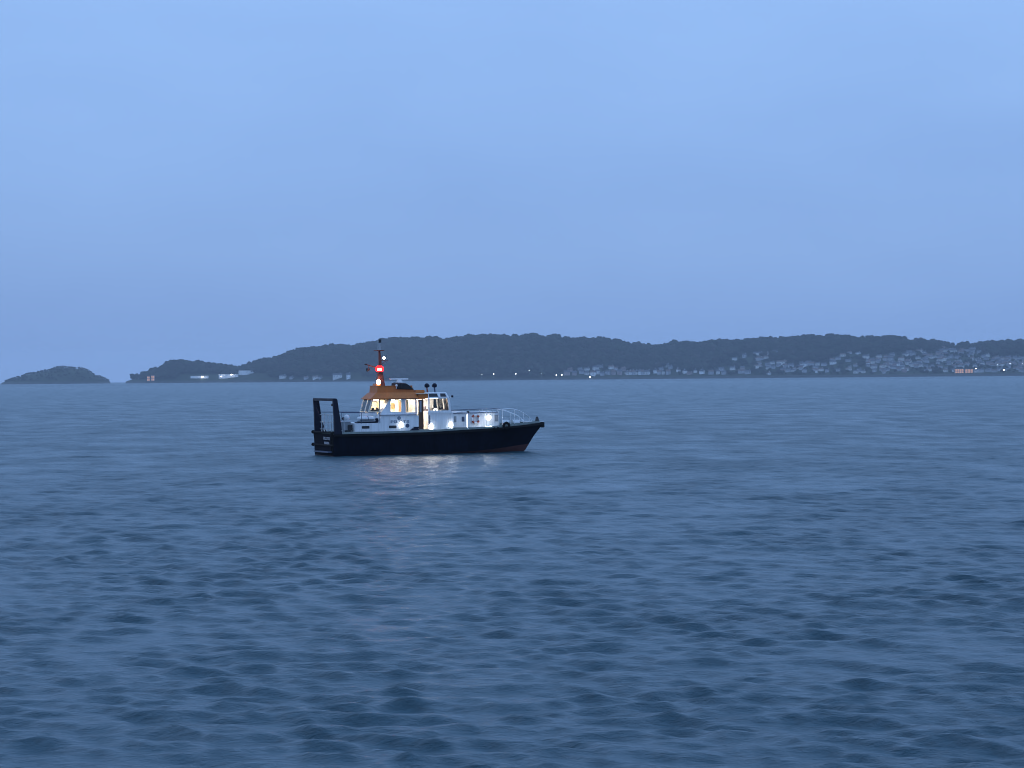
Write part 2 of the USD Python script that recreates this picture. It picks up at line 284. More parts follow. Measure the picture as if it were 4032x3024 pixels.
HOUSES = [(-530, 5292, 16.5, 5.3, 1, 'foot'), (-508, 5276, 9.4, 4.1, 2, 'foot'), (-473, 5254, 10.5, 4.7, 2, 'foot'), (-451, 5242, 12.8, 5.2, 1, 'foot'), (-439, 5236, 8.1, 4.1, 2, 'foot'), (124, 5156, 14.9, 9.2, 3, 'harbour'), (141, 5156, 10.3, 8.0, 3, 'harbour'), (132, 5176, 11.5, 6.9, 3, 'harbour'), (157, 5162, 11.5, 7.5, 2, 'harbour'), (169, 5156, 10.3, 6.9, 1, 'harbour'), (183, 5152, 12.6, 9.7, 0, 'harbour'), (194, 5158, 9.2, 8.6, 0, 'harbour'), (190, 5184, 13.8, 8.1, 1, 'harbour'), (170, 5182, 12.7, 5.2, 1, 'harbour'), (155, 5184, 10.4, 5.2, 2, 'harbour'), (203, 5152, 10.3, 6.9, 2, 'harbour'), (202, 5200, 11.6, 5.2, 2, 'harbour'), (217, 5156, 12.6, 7.4, 2, 'middle'), (229, 5156, 10.3, 8.6, 3, 'middle'), (225, 5194, 13.9, 6.3, 1, 'middle'), (243, 5156, 11.5, 9.7, 3, 'middle'), (253, 5188, 10.4, 6.9, 3, 'middle'), (236, 5188, 8.1, 5.8, 2, 'middle'), (259, 5158, 6.6, 8.0, 1, 'terrace'), (266, 5158, 6.6, 8.6, 0, 'terrace'), (273, 5158, 6.6, 9.2, 2, 'terrace'), (280, 5160, 6.6, 8.0, 1, 'terrace'), (287, 5160, 6.6, 8.6, 0, 'terrace'), (294, 5162, 6.6, 9.2, 2, 'terrace'), (301, 5164, 6.6, 8.0, 1, 'terrace'), (308, 5166, 6.6, 8.6, 0, 'terrace'), (325, 5172, 6.9, 9.2, 0, 'gables'), (332, 5156, 9.2, 8.0, 2, 'gables'), (341, 5152, 8.0, 8.6, 1, 'gables'), (352, 5146, 10.3, 9.1, 2, 'gables'), (331, 5272, 10.5, 5.3, 2, 'gables'), (355, 5230, 9.3, 6.4, 1, 'gables'), (361, 5202, 9.2, 5.8, 2, 'gables'), (339, 5202, 11.6, 5.8, 2, 'gables'), (376, 5162, 5.7, 6.9, 0, 'gables'), (389, 5138, 8.0, 7.4, 0, 'gables'), (398, 5120, 12.5, 4.6, 3, 'gables'), (412, 5132, 5.7, 6.8, 1, 'gables'), (424, 5112, 8.0, 8.0, 0, 'gables'), (427, 5112, 5.7, 10.2, 1, 'gables'), (444, 5096, 12.5, 7.9, 2, 'gables'), (459, 5094, 9.1, 7.9, 1, 'gables'), (470, 5126, 12.5, 6.8, 2, 'gables'), (471, 5082, 10.2, 6.8, 2, 'gables'), (555, 5430, 15.7, 5.4, 1, 'upper'), (569, 5268, 25.8, 5.9, 1, 'upper'), (588, 5266, 5.9, 5.3, 1, 'upper'), (607, 5264, 15.2, 7.0, 2, 'upper'), (565, 5208, 19.7, 5.8, 2, 'upper'), (551, 5116, 18.2, 5.7, 1, 'upper'), (569, 5090, 6.8, 5.1, 1, 'upper'), (564, 5018, 6.7, 5.0, 0, 'upper'), (510, 5074, 16.9, 6.8, 2, 'upper'), (522, 5056, 13.5, 6.7, 2, 'upper'), (558, 5156, 10.3, 5.2, 2, 'upper'), (606, 5130, 23.9, 6.3, 1, 'town'), (620, 5078, 13.5, 6.8, 2, 'town'), (616, 5012, 6.7, 5.6, 1, 'town'), (637, 5050, 14.6, 6.2, 1, 'town'), (647, 5068, 14.6, 7.3, 0, 'town'), (664, 5068, 13.5, 5.6, 2, 'town'), (677, 5060, 10.1, 5.6, 1, 'town'), (663, 4976, 6.6, 5.5, 0, 'town'), (710, 5052, 14.6, 5.6, 0, 'town'), (690, 5050, 12.3, 5.0, 2, 'town'), (744, 5136, 12.6, 6.3, 1, 'town'), (764, 5172, 10.3, 4.6, 2, 'town'), (784, 5172, 10.3, 4.0, 0, 'town'), (791, 5102, 15.9, 6.2, 1, 'town'), (780, 5004, 7.8, 7.2, 0, 'town'), (737, 4986, 7.8, 4.4, 1, 'town'), (739, 4910, 10.9, 5.5, 1, 'town'), (755, 4910, 8.7, 4.9, 1, 'town'), (795, 4884, 6.5, 5.4, 2, 'town'), (746, 5070, 13.5, 5.1, 2, 'town'), (728, 5102, 12.5, 5.1, 2, 'town'), (938, 4864, 7.5, 5.6, 1, 'bay'), (833, 4920, 10.4, 6.3, 2, 'bay'), (925, 4940, 13.1, 5.2, 2, 'bay'), (845, 4982, 11.5, 6.5, 3, 'bay'), (835, 5012, 10.3, 5.6, 2, 'bay'), (1100, 4936, 8.7, 6.4, 3, 'bay'), (1036, 5066, 8.7, 6.1, 1, 'bay'), (788, 5060, 8.4, 5.0, 2, 'lower'), (1095, 4998, 11.7, 4.5, 2, 'bay'), (1081, 5038, 9.6, 5.3, 3, 'bay'), (946, 5054, 13.2, 6.5, 1, 'bay'), (1069, 5300, 10.2, 6.8, 2, 'bay'), (894, 5150, 12.4, 6.0, 2, 'bay'), (804, 4958, 10.4, 6.0, 1, 'bay'), (911, 5054, 10.4, 5.2, 2, 'bay'), (1072, 5348, 9.2, 4.9, 2, 'bay'), (1020, 5344, 12.1, 5.9, 2, 'bay'), (582, 5090, 9.4, 6.2, 2, 'lower'), (911, 4956, 8.3, 5.0, 2, 'bay'), (1074, 4868, 11.9, 5.7, 2, 'bay'), (668, 5028, 12.8, 5.3, 2, 'lower'), (897, 4954, 10.8, 5.6, 2, 'bay'), (1095, 4866, 9.1, 5.7, 3, 'bay'), (1057, 5302, 13.7, 5.3, 2, 'bay'), (871, 5020, 12.4, 6.7, 1, 'bay'), (1085, 4882, 9.3, 6.0, 2, 'bay'), (1065, 4902, 9.0, 5.8, 2, 'bay'), (1093, 4984, 9.1, 5.3, 2, 'bay'), (784, 4956, 12.5, 5.8, 1, 'bay'), (788, 4968, 13.2, 5.5, 2, 'bay'), (779, 4912, 8.1, 6.2, 2, 'bay'), (851, 5114, 12.1, 6.2, 2, 'bay'), (900, 5074, 12.9, 4.8, 1, 'bay'), (976, 5008, 12.2, 6.0, 2, 'bay'), (848, 4908, 10.1, 6.4, 1, 'bay'), (1142, 5102, 12.8, 5.2, 2, 'bay'), (870, 5032, 8.1, 6.3, 2, 'bay'), (1062, 4988, 12.6, 5.6, 2, 'bay'), (1017, 4818, 11.2, 5.0, 2, 'bay'), (1122, 5054, 8.9, 5.1, 2, 'bay'), (847, 4958, 9.1, 6.3, 2, 'bay'), (931, 5162, 8.5, 6.5, 1, 'bay'), (639, 4992, 9.8, 5.9, 2, 'lower'), (1122, 5098, 9.7, 5.6, 2, 'bay'), (1073, 5154, 8.1, 5.1, 1, 'bay'), (1013, 4844, 9.4, 5.2, 2, 'bay'), (1033, 4844, 12.7, 5.9, 2, 'bay'), (1081, 5008, 11.9, 6.1, 3, 'bay'), (535, 5258, 8.9, 6.8, 2, 'lower'), (971, 4946, 12.9, 5.4, 2, 'bay'), (1133, 5062, 7.8, 5.6, 2, 'bay'), (839, 4888, 9.9, 5.3, 3, 'bay'), (749, 4930, 9.7, 6.1, 2, 'lower'), (965, 5172, 10.7, 6.6, 3, 'bay'), (1055, 5082, 11.0, 6.2, 2, 'bay'), (1028, 5332, 9.9, 6.6, 2, 'bay'), (830, 4908, 7.1, 6.4, 2, 'bay'), (596, 5108, 10.1, 5.7, 2, 'lower'), (826, 5060, 8.2, 6.3, 2, 'bay'), (812, 4970, 9.8, 5.5, 1, 'bay'), (888, 4966, 12.7, 6.0, 1, 'bay'), (931, 4902, 7.4, 5.0, 2, 'bay'), (636, 5032, 8.3, 6.5, 2, 'lower'), (824, 5008, 10.9, 5.6, 1, 'bay'), (832, 5086, 7.6, 6.6, 2, 'bay'), (495, 5128, 12.8, 6.3, 1, 'lower'), (883, 4998, 11.7, 5.0, 2, 'bay'), (977, 5042, 7.4, 5.3, 2, 'bay'), (707, 4964, 12.9, 4.5, 2, 'lower'), (884, 4880, 7.9, 5.2, 2, 'bay'), (1038, 4932, 13.0, 5.3, 2, 'bay'), (1059, 5272, 9.6, 6.9, 2, 'bay'), (810, 5052, 10.9, 6.4, 2, 'bay'), (1037, 5186, 9.2, 5.9, 2, 'bay'), (1080, 4964, 11.1, 5.4, 2, 'bay'), (806, 4918, 12.5, 5.2, 2, 'bay'), (777, 4990, 8.4, 4.8, 2, 'lower'), (989, 4966, 10.7, 5.9, 2, 'bay'), (1030, 5360, 14.3, 5.2, 2, 'bay'), (1041, 4962, 10.5, 5.2, 2, 'bay'), (888, 4986, 9.2, 6.5, 2, 'bay'), (987, 5204, 12.1, 5.1, 3, 'bay'), (1125, 5078, 12.9, 5.8, 1, 'bay'), (977, 4934, 9.4, 5.1, 1, 'bay'), (574, 5134, 9.9, 4.7, 2, 'lower'), (819, 5098, 11.5, 4.7, 1, 'bay'), (844, 4936, 10.2, 4.6, 1, 'bay'), (1076, 5064, 13.4, 6.0, 2, 'bay'), (573, 5106, 12.1, 5.9, 2, 'lower'), (1106, 5090, 11.9, 6.4, 2, 'bay'), (1059, 4944, 10.7, 5.9, 1, 'bay'), (1005, 4830, 11.0, 4.9, 2, 'bay'), (1061, 4958, 9.5, 6.1, 2, 'bay'), (731, 4960, 13.2, 4.9, 1, 'lower'), (622, 5030, 8.0, 5.6, 2, 'lower'), (1066, 5058, 13.4, 5.9, 2, 'bay'), (663, 4998, 13.1, 4.5, 2, 'lower'), (1013, 5376, 12.6, 6.1, 2, 'bay'), (954, 4998, 12.3, 4.6, 2, 'bay'), (1084, 5106, 8.4, 4.8, 2, 'bay'), (869, 4974, 9.4, 6.0, 1, 'bay'), (805, 5032, 7.6, 6.2, 2, 'bay'), (1052, 4846, 10.2, 4.6, 2, 'bay'), (1015, 4944, 7.7, 4.7, 2, 'bay'), (1089, 5076, 11.9, 5.3, 1, 'bay'), (876, 4952, 11.3, 6.1, 2, 'bay'), (972, 5026, 8.0, 6.0, 1, 'bay'), (998, 5262, 9.0, 6.4, 1, 'bay'), (974, 5114, 12.1, 4.7, 2, 'bay'), (685, 4968, 8.5, 5.2, 2, 'lower'), (1059, 5134, 9.9, 5.3, 2, 'bay'), (892, 4890, 9.8, 5.9, 1, 'bay'), (1025, 4980, 9.0, 5.6, 1, 'bay'), (960, 5084, 12.9, 6.1, 1, 'bay'), (1100, 5072, 12.6, 6.1, 2, 'bay'), (675, 4990, 9.6, 5.6, 1, 'lower'), (1027, 5100, 7.8, 6.7, 1, 'bay'), (608, 5026, 13.1, 5.6, 2, 'lower'), (962, 5120, 10.5, 6.0, 3, 'bay'), (883, 5126, 11.3, 5.4, 1, 'bay'), (850, 4996, 8.0, 6.3, 2, 'bay'), (866, 5000, 9.9, 6.6, 1, 'bay'), (796, 4924, 8.8, 4.7, 2, 'bay'), (1090, 4958, 8.4, 4.4, 2, 'bay'), (833, 4984, 11.5, 6.0, 3, 'bay'), (1044, 4916, 12.0, 6.5, 1, 'bay'), (1060, 4972, 9.7, 6.6, 3, 'bay'), (1027, 5302, 8.9, 6.8, 1, 'bay'), (1132, 5028, 13.3, 6.1, 3, 'bay'), (1074, 4824, 8.9, 6.1, 2, 'bay'), (1034, 5054, 9.0, 6.4, 2, 'bay'), (912, 5034, 13.3, 5.0, 2, 'bay'), (799, 4906, 11.0, 5.1, 2, 'bay'), (1102, 4896, 11.8, 5.2, 2, 'bay'), (1120, 4970, 12.2, 4.6, 2, 'bay'), (999, 5126, 12.5, 5.4, 2, 'bay'), (711, 5066, 11.0, 5.7, 1, 'lower'), (1045, 5310, 11.0, 5.2, 3, 'bay'), (983, 5234, 10.9, 5.9, 3, 'bay'), (1053, 5240, 8.9, 4.7, 1, 'bay'), (1081, 5288, 10.7, 5.2, 2, 'bay'), (977, 4966, 7.4, 4.6, 2, 'bay'), (660, 5080, 12.0, 6.4, 2, 'lower'), (753, 5008, 8.3, 5.2, 2, 'lower'), (986, 5132, 8.8, 6.4, 2, 'bay'), (1034, 5266, 13.4, 5.4, 2, 'bay'), (843, 5084, 11.2, 6.2, 3, 'bay'), (991, 5062, 10.5, 4.8, 1, 'bay'), (608, 5086, 10.1, 6.7, 2, 'lower'), (1074, 4802, 7.0, 5.1, 2, 'bay'), (999, 4936, 9.7, 6.2, 1, 'bay'), (795, 5048, 13.1, 6.4, 3, 'bay'), (819, 4948, 7.2, 5.7, 1, 'bay'), (895, 5018, 9.6, 4.7, 2, 'bay'), (818, 4988, 8.6, 6.0, 3, 'bay'), (1088, 5088, 8.8, 5.4, 2, 'bay'), (598, 5044, 10.9, 5.9, 3, 'lower'), (1092, 5052, 10.2, 5.1, 2, 'bay'), (917, 5066, 9.5, 5.3, 2, 'bay'), (714, 5098, 9.9, 4.9, 2, 'lower'), (823, 4966, 12.5, 4.4, 3, 'bay'), (580, 5218, 10.3, 5.3, 1, 'lower'), (1104, 4962, 9.4, 5.3, 3, 'bay'), (1020, 4992, 11.0, 5.5, 2, 'bay'), (928, 5134, 12.2, 5.1, 3, 'bay'), (838, 5062, 13.3, 6.7, 2, 'bay'), (824, 4938, 13.0, 5.5, 2, 'bay'), (1088, 5394, 14.1, 5.9, 2, 'bay'), (1035, 5082, 9.7, 5.1, 1, 'bay'), (966, 5050, 8.0, 5.6, 2, 'bay'), (932, 4998, 8.2, 6.1, 2, 'bay'), (1039, 4978, 12.8, 6.0, 3, 'bay'), (586, 5144, 11.5, 4.8, 1, 'lower'), (511, 5244, 12.5, 5.3, 1, 'lower'), (928, 5106, 11.0, 5.0, 2, 'bay'), (645, 5090, 8.9, 6.1, 2, 'lower'), (793, 5022, 9.3, 6.0, 1, 'bay'), (1070, 5076, 7.8, 6.2, 1, 'bay'), (517, 5124, 9.1, 5.7, 3, 'lower'), (1110, 4978, 10.3, 5.1, 1, 'bay'), (922, 4864, 8.2, 5.7, 1, 'bay'), (977, 4982, 10.6, 5.8, 2, 'bay'), (901, 5140, 12.1, 6.6, 2, 'bay'), (877, 5044, 8.6, 4.7, 1, 'bay'), (950, 5096, 9.1, 5.2, 2, 'bay'), (853, 5020, 10.4, 4.9, 1, 'bay'), (862, 5058, 13.1, 6.2, 1, 'bay'), (956, 4940, 7.9, 6.5, 2, 'bay'), (1050, 5228, 8.4, 6.8, 2, 'bay'), (938, 5120, 9.0, 5.8, 2, 'bay'), (928, 5204, 15.0, 5.2, 1, 'bay'), (1018, 5328, 16.6, 5.3, 1, 'bay'), (939, 5094, 15.8, 5.1, 1, 'bay'), (899, 5172, 13.8, 5.2, 2, 'bay'), (827, 4982, 7.7, 6.6, 0, 'bay'), (842, 4976, 7.7, 6.6, 0, 'bay')]

bs = np.concatenate([np.arange(-232, 300, .8)])
ts = np.concatenate([np.linspace(-.14, .1, 9)[:-1], np.linspace(.1, 1.15, 34), np.linspace(1.3, 2.6, 8)])
B, T = np.meshgrid(bs, ts, indexing='ij')
YS, YR = shore_y(B), np.interp(B, RB, RY)
GY = YS + T * (YR - YS); GX = B / 1000 * GY
GZ = terrain(GX, GY)
n0, n1 = GX.shape
i, j = np.meshgrid(np.arange(n0 - 1), np.arange(n1 - 1), indexing='ij')
a, b_, c_, d_ = (i * n1 + j).ravel(), ((i + 1) * n1 + j).ravel(), ((i + 1) * n1 + j + 1).ravel(), (i * n1 + j + 1).ravel()
Fq = np.vstack([np.stack([a, b_, c_], 1), np.stack([a, c_, d_], 1)])
Vq = np.stack([GX, GY, GZ], -1).reshape(-1, 3)
hillmat = usdkit.material(stage, LK + 'hillside', {
    'g': ('geometry', {}), 'sx': ('separate_xyz', {}), 'h': ('map_range', {'from_min': 1.0, 'from_max': 7.0, 'clamp': True}),
    'n': ('noise_texture', {'scale': .03, 'detail': 6.0}), 'r': ('rgb_ramp', {'ramp': [(.3, (.022, .032, .016)), (.6, (.045, .055, .028)), (.8, (.075, .075, .045))]}),
    'n2': ('noise_texture', {'scale': .15, 'detail': 5.0}), 'r2': ('rgb_ramp', {'ramp': [(.3, (.035, .036, .036)), (.7, (.10, .10, .095))]}),
    'm': ('mix_color', {}), 'p': ('principled_bsdf', {'roughness': .95, 'specular_ior_level': .1})},
    [('g.position', 'sx.vector'), ('sx.z', 'h.value'), ('g.position', 'n.vector'), ('g.position', 'n2.vector'), ('n.fac', 'r.fac'), ('n2.fac', 'r2.fac'), ('h.result', 'm.fac'), ('r2.color', 'm.a'), ('r.color', 'm.b'), ('m.result', 'p.base_color')], surface='p.BSDF')
isl = (Vq[Fq].mean(1)[:, 0] / Vq[Fq].mean(1)[:, 1] * 1000) < -171.5
for nm, sel, lab in (('island', isl, 'low dark island rising from the sea at the left edge'), ('hills', ~isl, 'long dark wooded headland across the bay with houses along its foot')):
    used = np.unique(Fq[sel]); mp_ = np.zeros(len(Vq), int); mp_[used] = np.arange(len(used))
    obj(nm, (Vq[used], mp_[Fq[sel]]), hillmat, smooth=True, kind='structure', label=lab)


# ------------------------------------------------------------------ trees: crowns of several lobes broken up by leaf-sized noise
def crown(seed, lobes, R, H):
    rg = np.random.default_rng(seed); out = []
    for k in range(lobes):
        c = np.array([rg.normal(0, R * .42), rg.normal(0, R * .42), H * rg.uniform(.45, .78)])
        if k == 0: c = np.array([0, 0, H * .62])
        s = trimesh.creation.icosphere(2, 1.0); v = s.vertices
        rr = R * rg.uniform(.5, .75) * (1 + .55 * (fbm(v * 2.3 + seed * 7 + k * 3, 3, seed) - .5) + .35 * (noise(v * 6 + k, seed) - .5))
        s.vertices = v * rr[:, None] * [1, 1, .85] + c; out.append(s)
    return trimesh.util.concatenate(out)


def leaf_mat(name, c):
    return usdkit.material(stage, LK + name, {'o': ('object_info', {}), 'g': ('geometry', {}), 'n': ('noise_texture', {'scale': .6, 'detail': 3.0}),
        'ad': ('math', {'math_type': 'multiply_add', 'value2': .5}), 'hf': ('math', {'math_type': 'multiply', 'value2': .5}),
        'r': ('rgb_ramp', {'ramp': [(.2, tuple(np.array(c) * .5)), (.55, c), (.85, tuple(np.array(c) * 1.9))]}), 'p': ('principled_bsdf', {'roughness': .9, 'specular_ior_level': .15})},
        [('o.random', 'hf.value1'), ('g.position', 'n.vector'), ('n.fac', 'ad.value1'), ('hf.value', 'ad.value3'), ('ad.value', 'r.fac'), ('r.color', 'p.base_color')], surface='p.BSDF')


LEAF = [leaf_mat('foliage_green', (.022, .030, .016)), leaf_mat('foliage_olive', (.030, .032, .020)), leaf_mat('foliage_brown', (.036, .031, .023))]
BARK = paint('bark', (.05, .04, .03), .9, .3, .5)
HX = np.array([h[0] for h in HOUSES]); HY = np.array([h[1] for h in HOUSES])
TB = [84, 92, 105, 110, 118, 126, 137, 142, 155, 160, 170, 182, 193, 203, 210, 215, 226, 300]
TZ = [16, 42, 66, 46, 34, 33, 33, 50, 57, 50, 57, 57, 70, 62, 45, 42, 46, 46]
rg = np.random.default_rng(21)
P_ = []
N = 60000
b = rg.uniform(-226, 262, N); t = rg.uniform(.0, 1.12, N)
ys = shore_y(b); y = ys + t * (np.interp(b, RB, RY) - ys); x = b / 1000 * y; z = terrain(x, y)
town = (b > 84) & (z < np.interp(b, TB, TZ))
keep = rg.random(N) < np.where(b < -172, .33, np.where(town, .20, .62))
keep &= (z > np.where(b < -172, 6, np.where(b < -60, 9.0, np.where(b < 25, 4.5, 6))))
keep &= rg.random(N) < np.clip((np.interp(b, RB, RY) - ys) / 560, .2, 1)
keep &= ~((b > -146) & (b < -106) & (z < 21))
keep &= ~((b > 20) & (b < 84) & (z < 13 + 5 * np.sin(b)) & (rg.random(N) > .12))
x, y, z, b, town = x[keep], y[keep], z[keep], b[keep], town[keep]
ok = np.ones(len(x), bool)
for hx, hy in zip(HX, HY):                                      # keep the fronts of the houses open towards the bay
    ok &= ~((abs(x - hx - (hy - y) * 0) < 9) & (y < hy + 9) & (y > hy - 34))
for hx, hy in ((-859, 5452), (-655, 5458), (-398, 5214), (-373, 5200), (970, 4824)):
    ok &= ~((abs(x - hx) < 34) & (y < hy + 14) & (y > hy - 45))
x, y, z, b, town = x[ok], y[ok], z[ok], b[ok], town[ok]
inst = UsdGeom.PointInstancer.Define(stage, '/World/woodland')
tag(inst.GetPrim(), 'dense dark woodland covering the headland and island slopes', 'woodland', kind='stuff')
protos = []
for k in range(6):
    pth = f'/World/woodland/tree_crown' + (f'_{k:03d}' if k else '')
    usdkit.mesh(stage, pth, crown(k + 1, 5, 5.6, 11.5), LEAF[k % 3], smooth=False); protos.append(pth)
inst.CreatePrototypesRel().SetTargets(protos)
nn = len(x)
inst.CreateProtoIndicesAttr(Vt.IntArray.FromNumpy(rg.choice(6, nn, p=[.26, .2, .12, .22, .12, .08]).astype(np.int32)))
inst.CreatePositionsAttr(Vt.Vec3fArray.FromNumpy(np.stack([x, y, z - .6], 1).astype(np.float32)))
sc = np.where(b < -172, rg.uniform(.25, .5, nn), np.where(town, rg.uniform(.4, .8, nn), np.clip(np.exp(rg.normal(-.16, .28, nn)), .4, 1.35)))
inst.CreateScalesAttr(Vt.Vec3fArray.FromNumpy((np.stack([sc, sc, sc * rg.uniform(.85, 1.15, nn)], 1)).astype(np.float32)))
qa = rg.uniform(0, np.pi, nn)
inst.CreateOrientationsAttr(Vt.QuathArray([Gf.Quath(float(math.cos(v)), 0, 0, float(math.sin(v))) for v in qa]))

for k, (tx, ty, s, lab) in enumerate([
        (632, 5482, 1.05, 'small dark tree breaking the skyline left of the big wooded hill on the right'), (799, 5408, .9, 'tiny dark tree at the right-hand end of the big right-hand hilltop'),
        (397, 5622, 1.5, 'broad round tree standing on the skyline right of the dip in the ridge'), (936, 5464, 1.35, 'tall pointed tree above the skyline notch over the right-hand town'),
        (-611, 5614, 1.0, 'round tree on the skyline of the slope falling towards the headland'), (1132, 5560, 1.3, 'tree crown on the far right skyline above the floodlit building')]):
    tz = float(terrain(tx, ty))
    t_ = thing('skyline_tree', lab, 'tree', (tx, ty, tz - .5), k)
    obj('trunk', tube([(0, 0, -1), (.1, 0, 3 * s), (.3, .2, 6.5 * s)], .35 * s, 7), BARK, t_)
    obj('crown', crown(40 + k, 7, 5.0 * s, 12.5 * s), LEAF[k % 2], t_)

# ------------------------------------------------------------------ houses
WALL = [paint('house_white', (.72, .72, .72), .8, .08, .3), paint('house_cream', (.60, .58, .55), .8, .1, .3), paint('house_grey', (.38, .38, .40), .8, .12, .3), paint('house_pink', (.33, .25, .24), .8, .12, .3)]
ROOF = [paint('slate_roof', (.075, .078, .09), .7, .15, .4), paint('tile_roof', (.13, .085, .07), .75, .2, .4)]
PANE = paint('dark_pane', (.02, .022, .03), .15, .1, 1)
TONE = ['white', 'cream', 'grey', 'brown']
ZONE = {'foot': ('{} house left of the boat mast', 'houses at the foot of the big hill'),
        'harbour': ('{} house right of the twin lamps', 'houses of the shore cluster'),
        'middle': ('{} house left of the shore terrace', 'houses of the middle shore group'),
        'terrace': ('{} terraced house on the shore', 'houses of the shore terrace'),
        'gables': ('{} gabled shore house', 'gabled houses below the dip'),
        'upper': ('{} scattered house', 'houses on the upper slope'),
        'town': ('{} house', 'houses below the right-hand hill'),
        'lower': ('{} house among trees', 'small houses left of the town'),
        'bay': ('{} house', 'houses of the far right town')}
hr = np.random.default_rng(8)


def house(x, y, w, h, d, rot, wm, rm, label, group=None, name='house', win=True):
    z = float(np.max(terrain(np.array([x - w / 2, x, x + w / 2]), np.array([y - d / 2] * 3)))) - .3
    t = thing(name, label, 'house', (x, y, z), rot, group)
    e = h * .62; r_ = h * .42
    obj('wall', [bx(-w / 2, w / 2, -d / 2, d / 2, -6, e + .8)], wm, t)
    o = .4
    prof = np.array([[-w / 2 - o, -d / 2 - o, e + .8], [-w / 2 - o, d / 2 + o, e + .8], [-w / 2 - o, 0, e + .8 + r_], [w / 2 + o, -d / 2 - o, e + .8], [w / 2 + o, d / 2 + o, e + .8], [w / 2 + o, 0, e + .8 + r_]])
    fr = [[0, 3, 5], [0, 5, 2], [1, 2, 5], [1, 5, 4], [0, 2, 1], [3, 4, 5], [0, 1, 4], [0, 4, 3]]
    rf = obj('roof', trimesh.Trimesh(prof, fr, process=False), rm, t)
    obj('chimney', bx(w * .28, w * .28 + .9, -.5, .5, e + .8 + r_ * .6, e + r_ + 2.2), wm, rf)
    if win:
        k = 0
        for fl in range(2 if e > 4.5 else 1):
            for wx in (-.3, .0, .3) if w > 9 else (-.25, .25):
                zc = .8 + e * (.3 if fl == 0 and e > 4.5 else .72 if e > 4.5 else .5)
                obj('window', bx(w * wx - .55, w * wx + .55, -d / 2 - .06, -d / 2 + .05, zc - .6, zc + .6), PANE, t)
    return t


def where(x, y, zn):
    """words that narrow a house down inside its group"""
    bb, zz = x / y * 1000, float(terrain(x, y))
    if zn == 'bay':
        row = 'at the foot' if zz < 18 else 'halfway up' if zz < 36 else 'high up'
        col = 'left of the orange-lit building' if bb < 176 else 'just left of the orange-lit building' if bb < 191 else 'above the orange-lit building' if bb < 205 else 'by the right edge'
        return {'at the foot': 'low', 'halfway up': 'halfway up', 'high up': 'high'}[row] + (' the town slope ' if row == 'halfway up' else ' on the town slope ') + col
    if zn in ('town', 'lower', 'upper'):
        return ('near the water' if zz < 14 else 'a little up the slope' if zz < 30 else 'well up the slope') + (' below the right-hand hill, left half' if bb < 128 else ' below the right-hand hill, right half')
    if zn == 'gables': return ('near' if bb < 78 else 'right of') + ' the white gables' + (' close to the water' if zz < 12 else ' in the upper row')
    return ('in the front row' if zz < 9 else 'in the row behind')


for (x, y, w, h, k, zn) in HOUSES:
    lab, g = ZONE[zn]
    size = 'wide' if w > 13 else 'small' if w < 8.5 else 'plain'
    house(x, y, w * .95, h * 1.15, float(hr.uniform(7, 10)), float(hr.normal(0, .25)) + (math.pi / 2 if zn == 'gables' and w < 9 else 0), WALL[k], ROOF[int(hr.random() < .3)], f"{size} {TONE[k]} {lab.format('').replace('  ', ' ').strip()} {where(x, y, zn)}", f'{g}, {size} {TONE[k]}, {where(x, y, zn)}')

t = house(-398, 5214, 21, 9, 9, .05, WALL[1], ROOF[0], 'long pale house low on the shore just left of the boat mast', name='long_house')
t = house(-372, 5200, 9, 12, 11, .1, WALL[0], ROOF[0], 'tall white gable-ended house on the shore nearest the boat mast', name='white_house')
# seaside buildings on the headland with lit fronts, and the floodlit hall at the far right
def lit_block(x, y, w, h, d, label, cat, name, n):
    z = float(terrain(x, y - d / 2)) - .5
    t = thing(name, label, cat, (x, y, z), 0)
    obj('wall', bx(-w / 2, w / 2, -d / 2, d / 2, -3, h), WALL[3], t)
    obj('roof', bx(-w / 2 - .4, w / 2 + .4, -d / 2 - .4, d / 2 + .4, h, h + .6), ROOF[0], t)
    sp = w / n
    for q in range(n):
        for (z0, z1) in ((.12, .45), (.55, .9)):
            obj('window', bx(-w / 2 + sp * (q + .12), -w / 2 + sp * (q + .88), -d / 2 - .08, -d / 2 + .05, h * z0, h * z1), L_ORANGE, t)
    return t


# pale sea wall and promenade along the town's waterfront
pb = np.arange(84, 262, 1.5); py_ = shore_y(pb) + 16; pxx = pb / 1000 * py_; pz = terrain(pxx, py_)
pr = thing('sea_wall', 'low grey sea wall running along the waterfront below the right-hand town', 'wall')
obj('wall', loft([[[x, y, z - 3], [x, y, z + 1.3], [x, y + 1.2, z + 1.3], [x, y + 1.2, z - 3]] for x, y, z in zip(pxx, py_, pz)]), paint('sea_wall_stone', (.13, .13, .13), .9, .25, .2), pr)
lit_block(-866, 5449, 6.5, 13, 9, 'left one of the two small pink-lit blocks on the left headland', 'building', 'lit_building', 2)
lit_block(-855.5, 5449, 7.5, 14, 9, 'right one of the two small pink-lit blocks on the left headland', 'building', 'lit_building', 2)
lit_block(943, 4822, 18, 10.5, 10, 'building with glowing orange front on the shore at far right', 'building', 'lit_hall', 4)
lit_block(963.5, 4822, 17, 9, 10, 'lower pink-lit wing joined to the right of the orange-lit building', 'building', 'lit_hall', 3)
house(985, 4823, 20, 7, 9, 0, WALL[2], ROOF[0], 'low grey shed at the right-hand end of the orange-lit building', name='shed')
